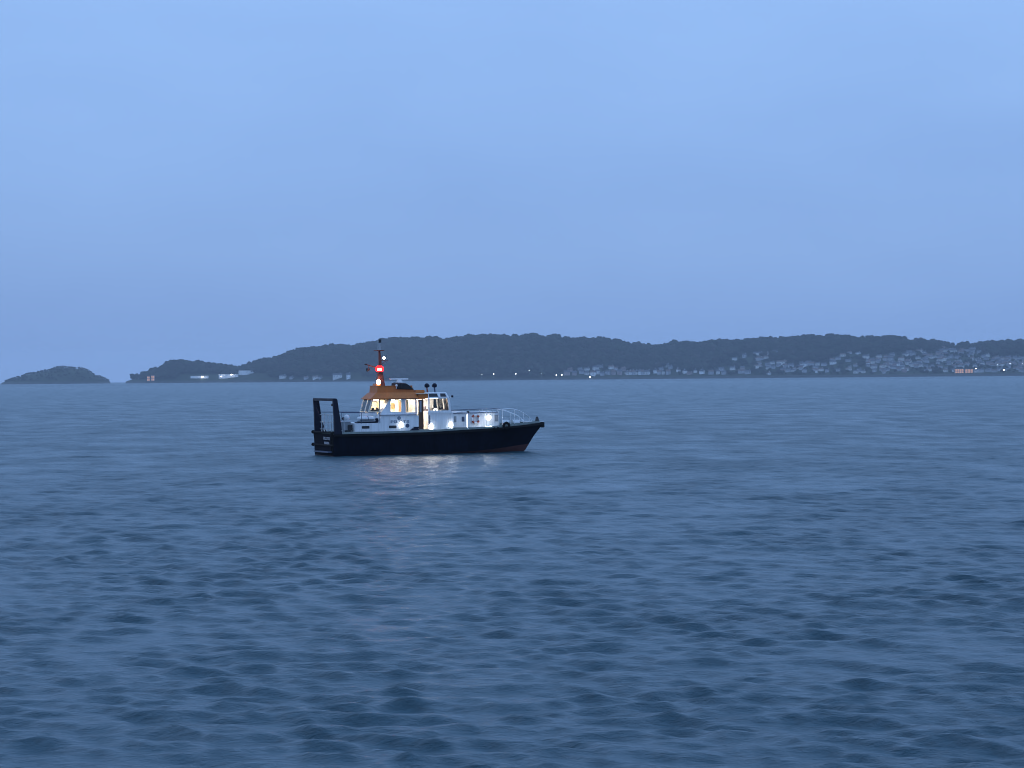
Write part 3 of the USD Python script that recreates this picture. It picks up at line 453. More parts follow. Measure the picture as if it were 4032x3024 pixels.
for (x, y, w, h, lab) in [(-745, 5452, 42, 6.5, 'long low pale building under the leftmost headland lamps'), (-676, 5455, 46, 7.5, 'long low pale building under the right-hand headland lamps'), (-632, 5458, 40, 5.0, 'low grey sea wall running right from the headland lamps')]:
    z = float(np.max(terrain(np.linspace(x - w / 2, x + w / 2, 9), np.full(9, y - 5.)))); t = thing('shore_building', lab, 'building', (x, y, z - .5))
    obj('wall', bx(-w / 2, w / 2, -4, 4, -6, h), WALL[0], t); obj('roof', bx(-w / 2 - .3, w / 2 + .3, -4.3, 4.3, h, h + .4), ROOF[0], t)

# ------------------------------------------------------------------ lit lamps along the far shore
LAMPS = [(-737, 5440, 7, 1.5, 'brightest lit lamp on the left headland'), (-692, 5444, 7, 1.0, 'dim middle lamp of the three on the left headland'), (-668, 5444, 9, 1.3, 'right-hand lamp of the three on the left headland'),
         (-68, 5148, 10, .9, 'first small lamp right of the boat along the far shore'), (-41, 5148, 10, 1.1, 'second lamp right of the boat along the far shore'), (9, 5146, 10, .9, 'third lamp right of the boat along the far shore'),
         (39, 5150, 15, .8, 'faint lamp set higher than its neighbours on the far shore'), (67, 5146, 10, 1.0, 'lamp just left of the twin lamps on the far shore'), (100, 5140, 9, 1.4, 'left one of the bright twin lamps on the far shore'),
         (112, 5140, 9, 1.4, 'right one of the bright twin lamps on the far shore'), (175, 5130, 7, 1.5, 'bright lamp in front of the pale shore houses'), (977, 4812, 10, 1.2, 'lamp at the right-hand end of the orange-lit building'),
         (1035, 4870, 12, .9, 'left lamp of three high ones at the far right edge'), (1032, 4796, 7, 1.8, 'wide bright floodlight low on the shore at far right'), (1065, 4884, 12, 1.1, 'middle lamp of three high ones at the far right edge'), (1091, 4884, 12, .9, 'rightmost lamp at the right edge of the picture')]
for (x, y, hh, s, lab) in LAMPS:
    z = float(terrain(x, y)); t = thing('shore_lamp', lab, 'lamp', (x, y, z - .3))
    obj('lamp_post', cyl((0, 0, 0), (0, 0, hh), .16, .1, 7), M['rail'], t)
    obj('lamp_head', [bx(-s * .8, s * .8, -.5, .5, hh, hh + .3)], M['grey'], t)
    obj('lamp_glass', ball((0, -.3, hh - .45 * s), (.78 if x > -200 else 1.35) * s, 1, (1.1, 1, .75)), L_SHORE, t)

# ------------------------------------------------------------------ the pilot boat. local axes: x towards the bow, y to port (away from the pier), z up, origin at the foot of the transom
HEAD = math.radians(23)
BO = np.array([-12.82, 155.38, -.06])
hx_, hy_ = np.array([math.cos(HEAD), math.sin(HEAD), 0]), np.array([-math.sin(HEAD), math.cos(HEAD), 0])


def aboard(x, y, z):
    return BO + hx_ * x + hy_ * y + np.array([0, 0, z])


boat = thing('pilot_boat', 'black-hulled pilot boat with white cabin, orange roof and lit windows lying on the sea', 'boat', BO, HEAD)
SX = [0, 3.3, 7, 8.85, 11.7, 12.6, 14.3, 15.1, 16.36]; SZ = [1.43, 1.43, 1.47, 1.55, 1.65, 1.75, 1.84, 1.89, 1.95]
sheer = lambda x: np.interp(x, SX, SZ)
BXs = [0, 2, 9.5, 11.7, 13.0, 14.3, 15.2, 15.9, 16.25, 16.36]; BB = [2.2, 2.27, 2.27, 2.13, 1.82, 1.28, .80, .36, .12, .02]
beam = lambda x: np.interp(x, BXs, BB)


def hull_pt(u, v):
    """u 0..1 stern to stem, v 0 keel .. 1 gunwale -> x, half breadth, z"""
    xd = u * 16.36
    z = -.75 + v * (sheer(xd) + .75)
    stem = np.interp(z, [-.75, 0, 1.0, 1.95], [13.9, 14.88, 15.55, 16.36])
    x = u * stem
    b = beam(xd)
    wl = np.interp(u, [0, .55, .75, .88, .97, 1], [.93, .92, .80, .60, .34, 0.3])          # flare grows towards the bow
    f = np.interp(v, [0, .16, .3, .36, 1], [0.02, .62, .92, 1, 1])
    s = np.clip((z - 0) / (sheer(xd)), 0, 1)
    return x, b * f * (wl + (1 - wl) * s ** 1.2), z


us = np.concatenate([np.linspace(0, .7, 30), np.linspace(.7, 1, 26)[1:]])
line = np.interp(us, [0, .55, .8, 1], [.33, .33, .37, .45])      # top of the antifouling


def hull_skin(v0, v1, off=0, nv=7):
    ringsR, ringsL = [], []
    for u, ln in zip(us, line):
        a0, a1 = (0, ln) if v1 == 'line' else (ln, 1)
        vs = np.linspace(a0, a1, nv)
        p = np.array([hull_pt(u, v) for v in vs])
        ringsR.append(np.stack([p[:, 0], -p[:, 1] - off, p[:, 2]], 1)); ringsL.append(np.stack([p[:, 0], p[:, 1] + off, p[:, 2]], 1))
    A = loft(ringsR, cap=False, closed=False); Bm = loft(ringsL, cap=False, closed=False); Bm.invert()
    r0_, l0_ = ringsR[0], ringsL[0]
    V_ = np.vstack([r0_, l0_]); n = len(r0_)
    f = []
    for k in range(n - 1): f += [[k, k + 1, n + k + 1], [k, n + k + 1, n + k]]
    T_ = trimesh.Trimesh(V_, f, process=False); T_.invert()
    return [A, Bm, T_]


hull = obj('hull', hull_skin('line', 'top'), M['hull'], boat, smooth=35)
obj('antifouling', hull_skin(0, 'line'), M['red'], hull, smooth=35, label='dull red underwater paint showing at the bow')
# deck sheet and the low grey bulwark around it
xs = np.linspace(0.02, 16.2, 60)
dk = np.array([[x, s * (beam(x) - .03), sheer(x) - .03] for x in xs for s in (-1, 1)])
fd = []
for k in range(len(xs) - 1): fd += [[2 * k, 2 * k + 2, 2 * k + 3], [2 * k, 2 * k + 3, 2 * k + 1]]
obj('deck', trimesh.Trimesh(dk, fd, process=False), M['deck'], boat)


def side_strip(x0, x1, z0, z1, yo, yi, n=50):
    out = []
    for s in (-1, 1):
        rg_ = []
        for x in np.linspace(x0, x1, n):
            b = beam(x); zz = sheer(x)
            rg_.append([[x, s * (b + yo), zz + z0], [x, s * (b + yo), zz + z1], [x, s * max(b + yi, .0), zz + z1], [x, s * max(b + yi, .0), zz + z0]])
        out.append(loft(rg_))
    return out


for k, mm in enumerate(side_strip(.1, 16.1, -.02, .14, -.04, -.12)): obj('bulwark', mm, M['bulwark'], boat)
for k, mm in enumerate(side_strip(.0, 16.36, -.16, -.02, .07, -.02)): obj('rubbing_strake', mm, M['rubber'], boat)
obj('bow_fender', [loft([[[16.28 + dx, s * w, z] for s, z in ((-1, zl), (1, zl), (1, zh), (-1, zh))] for dx, w, zl, zh in ((-.35, .30, 1.66, 1.96), (-.05, .17, 1.58, 1.98), (.08, .09, 1.62, 1.95))])], M['rubber'], boat)
obj('bow_cap', loft([[[x, -w, 1.985], [x, w, 1.985], [x, w, 2.02], [x, -w, 2.02]] for x, w in ((14.9, .82), (15.7, .42), (16.3, .12))]), M['whiterail'], boat, label='pale capping at the tip of the bow')
obj('bow_post', [cyl((15.84, 0, 1.9), (15.82, 0, 2.36), .22, .07, 8)], M['dark'], boat)
# transom: thick fender bars, boarding platform and two lines of faint pale lettering
for z in (1.52, .66): obj('stern_fender', [cyl((-.05, -2.15, z), (-.05, 2.2, z), .07, n=10), cyl((-.06, 2.15, z), (-.10, 2.42, z), .13, .03, 8)], M['rubber'], boat)
obj('stern_platform', bx(-.35, .02, -1.9, 1.2, .18, .26), M['darkrail'], boat)
obj('transom_ladder', [bx(-.07, -.0, y - .03, y + .03, .2, 1.45) for y in (-1.95, -1.62)] + [bx(-.07, -.01, -1.95, -1.62, z, z + .04) for z in (.4, .65, .9, 1.15)], M['rubber'], boat)
def lettering(text, height, M4, mat, parent, name, sx=1.0, **kw):
    t_ = text_mesh(text, height, .012, bold=True); t_.apply_translation(-t_.bounds.mean(0)); t_.apply_scale((sx, 1, 1)); t_.apply_transform(np.array(M4, float)); return obj(name, t_, mat, parent, **kw)
# port of registry on the stern, read from behind the boat: text x -> -y, text y -> z, normal -> -x
lettering('SWANSEA', .17, [[0, 0, -1, -.012], [-1, 0, 0, -.62], [0, 1, 0, .80], [0, 0, 0, 1]], M['transom_mark'], boat, 'lettering', .95, label='faint pale port name, lower line on the stern')
lettering('PILOTS', .19, [[0, 0, -1, -.012], [-1, 0, 0, -.62], [0, 1, 0, 1.12], [0, 0, 0, 1]], M['transom_mark'], boat, 'lettering', 1.45, label='faint pale name, upper line on the stern')

# ---- stern gantry
G = obj('stern_gantry', [bx(-.06, .14, -2.12, 2.12, 3.66, 3.84)], M['navy'], boat, label='dark blue gantry frame over the stern')
for s in (-1, 1):
    leg = loft([[[x0, s * 2.1 - .09, z], [x1, s * 2.1 - .09, z], [x1, s * 2.1 + .09, z], [x0, s * 2.1 + .09, z]] for z, x0, x1 in ((1.4, .03, .58), (2.6, .01, .42), (3.72, -.05, .26), (3.83, -.03, .18))])
    obj('gantry_leg', leg, M['navy'], G)
    obj('inner_strut', tube([(.28, s * 1.98, 3.68), (.62, s * 1.98, 1.45)], .05, 6), M['navy'], G)
    for q in (1.9, 2.4, 2.9, 3.35): obj('rung', cyl((.3 - (q - 1.4) * .08, s * 2.04, q), (.28 + (3.68 - q) * .152, s * 1.98, q + .1), .028, n=6), M['navy'], G)
    obj('brace', cyl((.1, s * 1.95, 3.2), (.55, s * 1.2, 1.5), .04) if s > 0 else cyl((.1, s * 1.95, 3.5), (.1, s * 1.6, 3.75), .04), M['navy'], G)
obj('work_lamp', [bx(-.02, .14, -1.85, -1.65, 3.32, 3.48), cyl((.06, -1.75, 3.48), (.06, -1.75, 3.66), .02)], M['dark'], G)
SR = obj('stern_rail', [tube([(.3, 1.7, 2.72), (.3, -1.7, 2.72)], .030)], M['rail'], boat)
for z in (2.2, 1.72): obj('bar', tube([(.3, 1.7, z), (.3, -1.7, z)], .022), M['rail'], SR)
for y in (-1.35, -.75, .0, .75, 1.35): obj('post', cyl((.3, y, 1.45), (.3, y, 2.72), .030), M['rail'], SR)

# ---- lower cabin trunk: low aft step, full height amidships
YS_, YU = -1.9, -1.6
tr = xz([(1.54, 1.42), (6.18, 1.42), (6.18, 2.62), (3.48, 2.62), (3.26, 2.14), (1.56, 2.14)], YS_, 1.9)
LT = obj('cabin_side', tr, M['white'], boat, label='white lower cabin side with dark vents and blue lettering')
for a0 in (2.07, 4.02):
    vt = obj('vent', xz(sbox(a0, 1.765, a0 + .54, 1.945).buffer(-.04).buffer(.04), YS_ - .012, YS_ + .01), M['dark'], LT)
    for zz in (1.81, 1.855, 1.90): obj('louvre', bx(a0 + .04, a0 + .5, YS_ - .022, YS_ - .012, zz - .012, zz + .008), M['navy'], vt) if False else None
obj('plinth', bx(1.6, 6.16, YS_ - .03, YS_ + .01, 1.44, 1.53), M['darkrail'], LT)
lettering('PILOTS', .165, [[1, 0, 0, 4.82], [0, 0, -1, YS_ - .004], [0, 1, 0, 2.20], [0, 0, 0, 1]], M['blue_mark'], LT, 'lettering', 1.65, label='blue PILOTS lettering on the cabin side')
def disc_mark(x, z, r, ri, nm):
    P0 = trimesh.creation.annulus(ri, r, .012, sections=28) if ri else trimesh.creation.cylinder(r, .012, sections=28)
    P0.apply_transform(trimesh.transformations.rotation_matrix(math.pi / 2, (1, 0, 0))); P0.apply_translation((x, YS_ - .006, z)); return P0
obj('emblem', [disc_mark(4.75, 2.44, .12, .07, 'e'), disc_mark(4.75, 2.44, .045, 0, 'e')], M['blue_mark'], LT, label='small round blue emblem above the lettering')
obj('port_light', [disc_mark(5.35, 1.92, .14, .10, 'e'), disc_mark(5.35, 1.92, .10, 0, 'e')], M['darkrail'], LT, label='round dark deadlight beside the deck lamp')
obj('grab_rail', [tube([(3.3, YS_ - .05, 2.66), (6.14, YS_ - .05, 2.66)], .028)] + [cyl((x, YS_ + .02, 2.60), (x, YS_ - .05, 2.66), .02) for x in (3.4, 4.4, 5.4, 6.1)], M['darkrail'], LT)

# ---- upper cabin: walls with real window openings, lined inside, lit from the ceiling
Z0, Z1 = 2.62, 3.74
side = Polygon([(3.46, Z0), (6.16, Z0), (6.16, Z1), (4.20, Z1)])
w2 = sbox(4.24, 2.86, 5.02, 3.69).buffer(-.05).buffer(.05).intersection(Polygon([(3.9, 2.6), (5.2, 2.6), (5.2, 3.72), (4.30, 3.72)])); w3 = sbox(5.34, 2.82, 6.04, 3.69).buffer(-.05).buffer(.05)
wall = side.difference(w2).difference(w3)
UC = obj('upper_cabin', [xz(wall, YU - .03, YU + .02), xz(wall, -YU - .02, -YU + .03), bx(6.10, 6.16, YU, -YU, Z0, Z1)], M['white'], boat, label='white upper cabin with lit windows and a raked aft edge')
for s in (-1, 1):                                                   # raked shoulders closing the cabin down to the narrower glazed shelter
    obj('shoulder', loft([[[x, s * .92, z], [x + .05, s * .92, z], [x + .05, s * 1.58, z], [x, s * 1.58, z]] for x, z in ((3.48, Z0), (4.21, Z1))]), M['white'], UC)
for h_ in (w2, w3):
    for s in (YU, -YU): obj('window_pane', xz(h_.buffer(.012), s - .006, s + .006), M['glass'], UC)
    fr_ = h_.buffer(.035, join_style=2).difference(h_.buffer(-.006, join_style=2))
    obj('window_frame', xz(fr_, YU - .045, YU - .028), M['whiterail'], UC)
SH = obj('aft_shelter', [bx(2.92, 3.6, -.9, .9, 2.13, 2.62), bx(2.90, 3.5, -.93, .93, 2.62, 2.86)], M['white'], boat, label='narrow glazed shelter at the aft end of the cabin')
shp = Polygon([(2.90, 2.86), (4.20, 2.86), (4.20, Z1), (3.16, Z1)])
shw = Polygon([(3.03, 2.92), (3.66, 2.92), (3.66, 3.69), (3.24, 3.69)]); sh2 = sbox(3.74, 2.92, 4.12, 3.69)
for s in (-.9, .9):
    obj('side_frame', xz(shp.difference(shw).difference(sh2), s - .025, s + .025), M['cream'] if s < 0 else M['white'], SH)
    for g_ in (shw, sh2): obj('window_pane', xz(g_.buffer(.012), s - .006, s + .006), M['smoke'], SH)
obj('aft_window', loft([[[x, -.86, z], [x + .012, -.86, z], [x + .012, .86, z], [x, .86, z]] for x, z in ((2.91, 2.88), (3.17, 3.73))]), M['smoke'], SH)
for y in (-.9, -.05, .86): obj('corner_post', loft([[[x, y, z], [x + .06, y, z], [x + .06, y + .06, z], [x, y + .06, z]] for x, z in ((2.895, 2.86), (3.155, 3.74))]), M['whiterail'], SH)
IN = obj('cabin_lining', [bx(4.25, 6.08, YU + .03, -YU - .03, 3.70, 3.735), bx(3.2, 4.25, -.88, .88, 3.70, 3.735)], M['cream'], boat, label='cream cabin interior with dark seats and brown partitions')
obj('partition', bx(5.08, 5.12, -.9, 1.5, 2.63, 3.7), M['cream'], IN)
obj('partition', bx(4.14, 4.18, -.85, .85, 2.63, 3.7), M['cream'], IN)
obj('partition', bx(3.3, 4.1, .82, .86, 2.87, 3.55), M['cream'], IN)
obj('wood_panel', bx(5.05, 5.28, -1.5, -1.1, 2.63, 3.55), M['woodpanel'], IN)
obj('wood_panel', bx(4.98, 5.02, -.2, .3, 3.05, 3.45), M['woodpanel'], IN)
obj('wood_panel', bx(5.72, 5.76, -.9, .2, 2.9, 3.6), M['woodpanel'], IN)
obj('blind', bx(4.55, 5.9, 1.5, 1.53, 2.7, 3.69), M['cream'], IN)
obj('curtain', [cyl((5.46 + .05 * q, -1.45 + .02 * (q % 2), 2.84), (5.46 + .05 * q, -1.45 + .02 * (q % 2), 3.68), .03, n=6) for q in range(3)], M['cream'], IN)
for x in (3.32, 3.62):
    obj('seat', [bx(x - .12, x + .1, -.7, -.35, 2.87, 3.02), bx(x - .1, x + .08, -.7, -.64, 3.0, 3.16)], M['seat'], IN)
for x, y0, y1, w in ((4.55, -1.2, .8, .16), (5.6, -1.2, .8, .16), (3.7, -.5, .5, .16)):
    obj('ceiling_light', bx(x - w, x + w, y0, y1, 3.66, 3.695), L_CABIN, IN)

# ---- orange roof in two tiers
def frustum(b, t, z0, z1):
    (a0, a1, ay), (c0, c1, cy) = b, t
    return loft([[[a0, -ay, z0], [a1, -ay, z0], [a1, ay, z0], [a0, ay, z0]], [[c0, -cy, z1], [c1, -cy, z1], [c1, cy, z1], [c0, cy, z1]]])
def slab(outs):
    """skin over outlines given as half plans [(x, half width)...] at rising heights"""
    return loft([[[x, -w, z] for x, w in o] + [[x, w, z] for x, w in o[::-1]] for o, z in outs])
RF = obj('roof', [slab([([(3.02, .98), (3.98, 1.78), (6.24, 1.80)], 3.735), ([(3.04, 1.0), (3.98, 1.80), (6.24, 1.80)], 3.79)]), slab([([(3.06, .98), (4.0, 1.77), (6.22, 1.77)], 3.79), ([(3.50, .84), (4.25, 1.45), (6.16, 1.45)], 4.18)])], M['orange'], boat, label='burnt orange cabin roof in two tiers')
obj('upper_tier', slab([([(3.58, .80), (6.26, .80)], 4.18), ([(3.62, .77), (6.14, .77)], 4.62)]), M['orange'], RF)
obj('edge', bx(4.05, 6.22, -1.815, -1.80, 3.735, 3.775), M['wood'], RF)
obj('tier_lip', bx(3.60, 6.16, -.79, .79, 4.62, 4.65), M['orange'], RF)
DR = obj('door_roof', [bx(6.24, 6.95, -1.72, 1.72, 3.74, 4.06)], M['orange'], boat)
obj('trim', bx(6.1, 6.96, -1.76, 1.76, 4.06, 4.10), M['cream'], DR)
obj('hatch_box', frustum((6.32, 7.06, .9), (6.40, 7.0, .85), 4.10, 4.33), M['orange'], DR)
# black folded cover on the roof, and a white cap beside it
CV = thing('black_cover', 'wedge-shaped black canvas cover lying on the orange roof', 'cover', aboard(0, 0, 0), HEAD)
obj('canvas', loft([[[5.02, -.80, 4.40], [6.24, -.80, 4.36], [6.24, .2, 4.36], [5.02, .2, 4.40]], [[4.98, -.88, 4.46], [6.22, -.88, 4.40], [6.22, .25, 4.40], [4.98, .25, 4.46]], [[5.0, -.87, 4.80], [5.74, -.87, 4.77], [5.74, .2, 4.77], [5.0, .2, 4.80]], [[5.12, -.7, 4.86], [5.55, -.7, 4.83], [5.55, .1, 4.83], [5.12, .1, 4.86]]]), M['cover'], CV, smooth=50)
obj('strap', tube([(5.3, -.885, 4.46), (5.3, -.87, 4.82), (5.3, .1, 4.85)], .02), M['dark'], CV)
obj('roof_lamp', [ball((4.96, -.88, 4.66), .085), cyl((4.96, -.84, 4.45), (4.96, -.88, 4.62), .03)], M['whiterail'], RF)
# radar: pedestal and open scanner bar
RD = obj('radar', [loft([[[5.50 + s_ * cx, s_ * cy, z] for cx, cy in ((-1, -.7), (1, -.7), (1, .7), (-1, .7))] for z, s_ in ((4.62, .24), (4.85, .20), (4.98, .16), (5.06, .09))])], M['white'], boat, smooth=40)
obj('scanner', [bx(4.80, 6.12, -.07, .07, 5.06, 5.16)], M['whiterail'], RD)

# ---- mast
MS = obj('mast', [loft([[[x0, -w, z], [x1, -w, z], [x1, w, z], [x0, w, z]] for z, x0, x1, w in ((4.18, 3.72, 4.40, .34), (4.75, 3.80, 4.36, .22), (5.3, 3.9, 4.28, .17), (5.55, 3.95, 4.24, .14))])], M['mast'], boat, label='tapered red-brown lamp mast on the cabin roof')
obj('aft_step', frustum((3.66, 4.0, .42), (3.72, 3.96, .38), 4.63, 4.80), M['orange'], MS)
obj('pole', loft([[[x0, -w, z], [x1, -w, z], [x1, w, z], [x0, w, z]] for z, x0, x1, w in ((5.5, 3.99, 4.21, .10), (6.5, 4.0, 4.17, .075), (7.0, 3.99, 4.11, .05), (7.1, 4.0, 4.1, .05))]), M['mast'], MS)
for z in (5.40, 5.56): obj('lamp_shelf', cyl((4.06, 0, z), (4.06, 0, z + .04), .27 if z > 5.5 else .22, n=20), M['mast'], MS)
obj('crosstree', [bx(3.78, 4.28, -.35, .35, 7.04, 7.10)], M['mast'], MS)
AM = obj('aft_arm', [cyl((3.98, 0, 5.86), (3.08, 0, 6.12), .045, .035), cyl((3.30, 0, 6.05), (3.22, 0, 5.86), .02)], M['mast'], MS)
obj('horn', [cyl((3.12, 0, 5.74), (3.36, 0, 5.80), .13, .05, 10)], M['dark'], AM)
obj('horn', [ball((3.06, 0, 6.12), .07, 1, (1.5, 1, .8))], M['dark'], AM)
FA = obj('fore_arm', [bx(4.16, 4.66, -.10, .10, 6.34, 6.39), cyl((4.2, 0, 6.1), (4.5, 0, 6.35), .02)], M['mast'], MS)
obj('lamp', [cyl((4.38, 0, 6.39), (4.38, 0, 6.46), .05)], M['dark'], FA)
obj('lamp_glass', ball((4.37, -.02, 6.56), .085, 2, (1, 1, 1.15)), L_SMALL, FA)
for x, y, z0, z1, rr in ((3.86, -.25, 7.1, 7.74, .018), (4.24, .25, 7.1, 7.72, .016), (4.04, 0, 7.1, 7.62, .03)): obj('aerial', cyl((x, y, z0), (x, y, z1), rr, n=6), M['rail'], MS)
obj('cap', [cyl((4.10, 0, 7.6), (4.10, 0, 7.84), .09, .10, 10)], M['dark'], MS)
RL = obj('red_lamp', ball((4.06, 0, 5.80), .30, 3, (1, 1, .85)), M['redlens'], MS, label='glowing red all-round lamp')
obj('bulb', ball((4.06, 0, 5.76), .14, 2, (1.15, 1.15, .65)), L_RED, RL)
obj('lens_top', [cyl((4.06, 0, 6.02), (4.06, 0, 6.07), .23, .14, 20)], M['mast'], RL)
FL = obj('aft_floodlight', [cyl((3.98, -.30, 4.90), (3.86, -.36, 4.90), .10, .17, 16), cyl((3.98, -.2, 4.9), (4.0, -.28, 4.9), .03)], M['mast'], MS, label='bright warm floodlight on the aft side of the mast foot')
obj('lamp_glass', ball((3.83, -.38, 4.90), .19, 2, (.7, 1, 1)), L_WARM, FL)

# ---- sliding door and lit passage between cabin and wheelhouse
PS = obj('passage', [bx(6.16, 6.93, .9, .95, 1.46, 3.74), bx(6.18, 6.92, -1.55, .9, 3.70, 3.735), bx(6.16, 6.93, -1.5, .9, 1.48, 1.52)], M['cream'], boat, label='cream lit passage behind the open door')
obj('door', [bx(6.20, 6.52, -1.80, -1.75, 1.52, 3.70)], M['wood'], PS, label='dark varnished sliding door pushed half open')
obj('door_window', xz(sbox(6.29, 2.82, 6.43, 3.60).buffer(-.04).buffer(.04), -1.815, -1.80), M['grey'], PS)
obj('door_post', bx(6.50, 6.56, -1.84, -1.70, 1.5, 3.72), M['wood'], PS)
obj('cupboard', [bx(6.66, 6.9, .3, .85, 1.52, 2.3)], M['dark'], PS)
obj('chart_board', [bx(6.70, 6.91, .85, .89, 2.75, 3.05)], M['wood'], PS)
obj('hand_wheel', [torus(.14, .025, 20, 8).apply_transform(trimesh.transformations.rotation_matrix(math.pi / 2, (1, 0, 0))).apply_translation((6.74, .84, 2.5))], M['wood'], PS)
obj('passage_light', bx(6.3, 6.85, -1.2, .5, 3.66, 3.695), L_CABIN, PS)
obj('coaming', bx(6.16, 6.95, -1.9, -1.8, 1.42, 1.66), M['bulwark'], PS)

# ---- wheelhouse
WH = obj('wheelhouse', [bx(6.93, 8.77, -1.75, 1.75, 1.44, 2.72)], M['white'], boat, label='white wheelhouse with tinted windows and roof visor panes')
whp = Polygon([(6.93, 2.86), (8.60, 2.86), (8.48, 3.78), (6.93, 3.78)])
who = Polygon([(7.04, 2.92), (8.46, 2.92), (8.36, 3.74), (7.04, 3.74)]).buffer(-.05).buffer(.05)
obj('sill', frustum((6.9, 8.66, 1.80), (6.9, 8.64, 1.80), 2.72, 2.86), M['white'], WH)
obj('wall', [xz(whp.difference(who), -1.76, -1.71), xz(whp.difference(who), 1.71, 1.76), bx(6.93, 6.96, .2, 1.7, 2.86, 3.78)], M['white'], WH)
for s in (-1.735, 1.735): obj('side_pane', xz(who.buffer(.012), s - .006, s + .006), M['smoke'] if s < 0 else M['glass'], WH)
FP = obj('front_window', loft([[[x, -1.7, z], [x + .012, -1.7, z], [x + .012, 1.7, z], [x, 1.7, z]] for x, z in ((8.56, 2.86), (8.45, 3.78))]), M['smoke'], WH)
for y in (-1.72, -.6, .6, 1.66): obj('mullion', loft([[[x, y, z], [x + .08, y, z], [x + .08, y + .06, z], [x, y + .06, z]] for x, z in ((8.55, 2.86), (8.44, 3.78))]), M['whiterail'], FP)
obj('mullion', bx(8.28, 8.34, -1.765, -1.70, 2.92, 3.74), M['wood'], WH)
VR = obj('visor', [frustum((6.93, 8.48, 1.76), (6.96, 8.38, 1.52), 3.78, 4.13)], M['white'], WH)
for x0, x1 in ((7.03, 7.70), (7.86, 8.30)):
    def onv(x, k): return [x, -1.76 + .24 * k - .010, 3.78 + .35 * k]
    pn = [onv(x0, .22), onv(x1, .22), onv(x1 - .05, .80), onv(x0 + .03, .80)]
    pane_ = loft([pn, [[p[0], p[1] + .03, p[2] + .02] for p in pn]]); obj('visor_pane', pane_, M['dark'], VR)
    e_ = .055; ou = [onv(x0 - e_, .10), onv(x1 + e_, .10), onv(x1 - .05 + e_, .92), onv(x0 + .03 - e_, .92)]
    for q in range(4):
        obj('visor_frame', cyl(np.add(ou[q], [0, -.006, 0]), np.add(ou[(q + 1) % 4], [0, -.006, 0]), .03, n=6), M['whiterail'], VR)
obj('roof_top', bx(6.96, 8.36, -1.5, 1.5, 4.13, 4.17), M['whiterail'], WH)
obj('dashboard', [bx(8.05, 8.5, -1.5, 1.5, 2.72, 2.98), bx(7.5, 7.75, -1.0, -.5, 2.72, 3.1)], M['dark'], WH)
obj('helm_seat', [bx(7.3, 7.75, -.3, .3, 2.86, 3.0), bx(7.25, 7.35, -.3, .3, 3.0, 3.2)], M['seat'], WH)
obj('back_panel', bx(6.97, 8.4, 1.05, 1.1, 2.87, 3.76), M['whiterail'], WH)
obj('chart_lamp', [loft([[[7.42, -1.5, 2.93], [7.48, -1.5, 2.93], [7.48, -1.4, 2.93], [7.42, -1.4, 2.93]], [[7.56, -1.5, 3.07], [7.62, -1.5, 3.07], [7.62, -1.4, 3.07], [7.56, -1.4, 3.07]]]), loft([[[7.66, -1.5, 2.93], [7.72, -1.5, 2.93], [7.72, -1.4, 2.93], [7.66, -1.4, 2.93]], [[7.56, -1.5, 3.07], [7.62, -1.5, 3.07], [7.62, -1.4, 3.07], [7.56, -1.4, 3.07]]])], L_SMALL, WH)
obj('wheelhouse_light', bx(7.3, 8.1, -.6, -.3, 3.72, 3.75), glow('dim_cabin_light', (1.0, .80, .64), 60), WH)
for x in (7.02, 7.57):
    sl = obj('searchlight', [ball((x + (.02 if x > 7.3 else 0), -1.3, 4.64), .16, 2, (1, .9, 1)), cyl((x - .14, -1.3, 4.62), (x + .16, -1.3, 4.62), .10, n=14)], M['navy'], WH, label='dark round searchlight on the wheelhouse roof')
    obj('stalk', cyl((x + .05, -1.3, 4.15), (x, -1.3, 4.52), .055, .05), M['mast'] if x < 7.3 else M['darkrail'], sl)
BL = obj('bracket_lamp', [ball((8.77, -1.6, 3.88), .085, 2)], M['navy'], WH)
obj('bracket', cyl((8.44, -1.6, 3.78), (8.72, -1.6, 3.87), .022), M['rail'], BL)
obj('side_hose', tube([(7.02, -1.79, 2.6), (7.03, -1.79, 2.3), (6.98, -1.79, 1.95)], .035), M['darkrail'], WH)
obj('plinth', bx(7.0, 8.75, -1.79, -1.74, 1.46, 1.56), M['bulwark'], WH)

# ---- foredeck trunk
FT = obj('fore_trunk', [loft([[[x0, -w, z], [x1, -w, z], [x1, w, z], [x0, w, z]] for z, x0, x1, w in ((1.5, 8.77, 12.42, 1.34), (2.55, 8.77, 12.34, 1.30), (2.76, 8.77, 12.28, 1.22), (2.80, 8.77, 12.2, 1.12))])], M['white'], boat, smooth=30, label='white low foredeck cabin')
obj('port', [xz(sbox(9.58, 2.12, 9.76, 2.46), -1.345, -1.31)], M['darkrail'], FT)
obj('port', [xz(sbox(9.02, 2.10, 9.16, 2.5), -1.345, -1.31)], M['grey'], FT)
obj('hatch', [bx(12.05, 12.3, -1.36, -1.30, 2.1, 2.55)], M['grey'], FT)
obj('shadow_rail', [tube([(8.8, -1.36, 2.70), (12.3, -1.33, 2.74)], .03)], M['darkrail'], FT)
obj('trunk_plinth', bx(8.8, 12.3, -1.39, -1.36, 1.5, 1.72), M['deck'], FT)
TR = obj('trunk_rail', [tube([(8.75, -1.3, 2.92), (10.5, -1.3, 2.96), (12.45, -1.28, 3.01)], .026)], M['darkrail'], boat)
for x in (9.6, 10.9, 11.9): obj('post', cyl((x, -1.3, 2.75), (x, -1.3, 2.97), .02), M['rail'], TR)
obj('rail_far', [tube([(8.75, 1.3, 2.92), (12.45, 1.28, 3.01)], .026)], M['darkrail'], TR) if False else None
TL = obj('trunk_lamp', [cyl((11.55, -1.34, 2.38), (11.55, -1.40, 2.38), .15, .15, 18)], M['whiterail'], boat, label='round bright lamp on the side of the foredeck cabin')
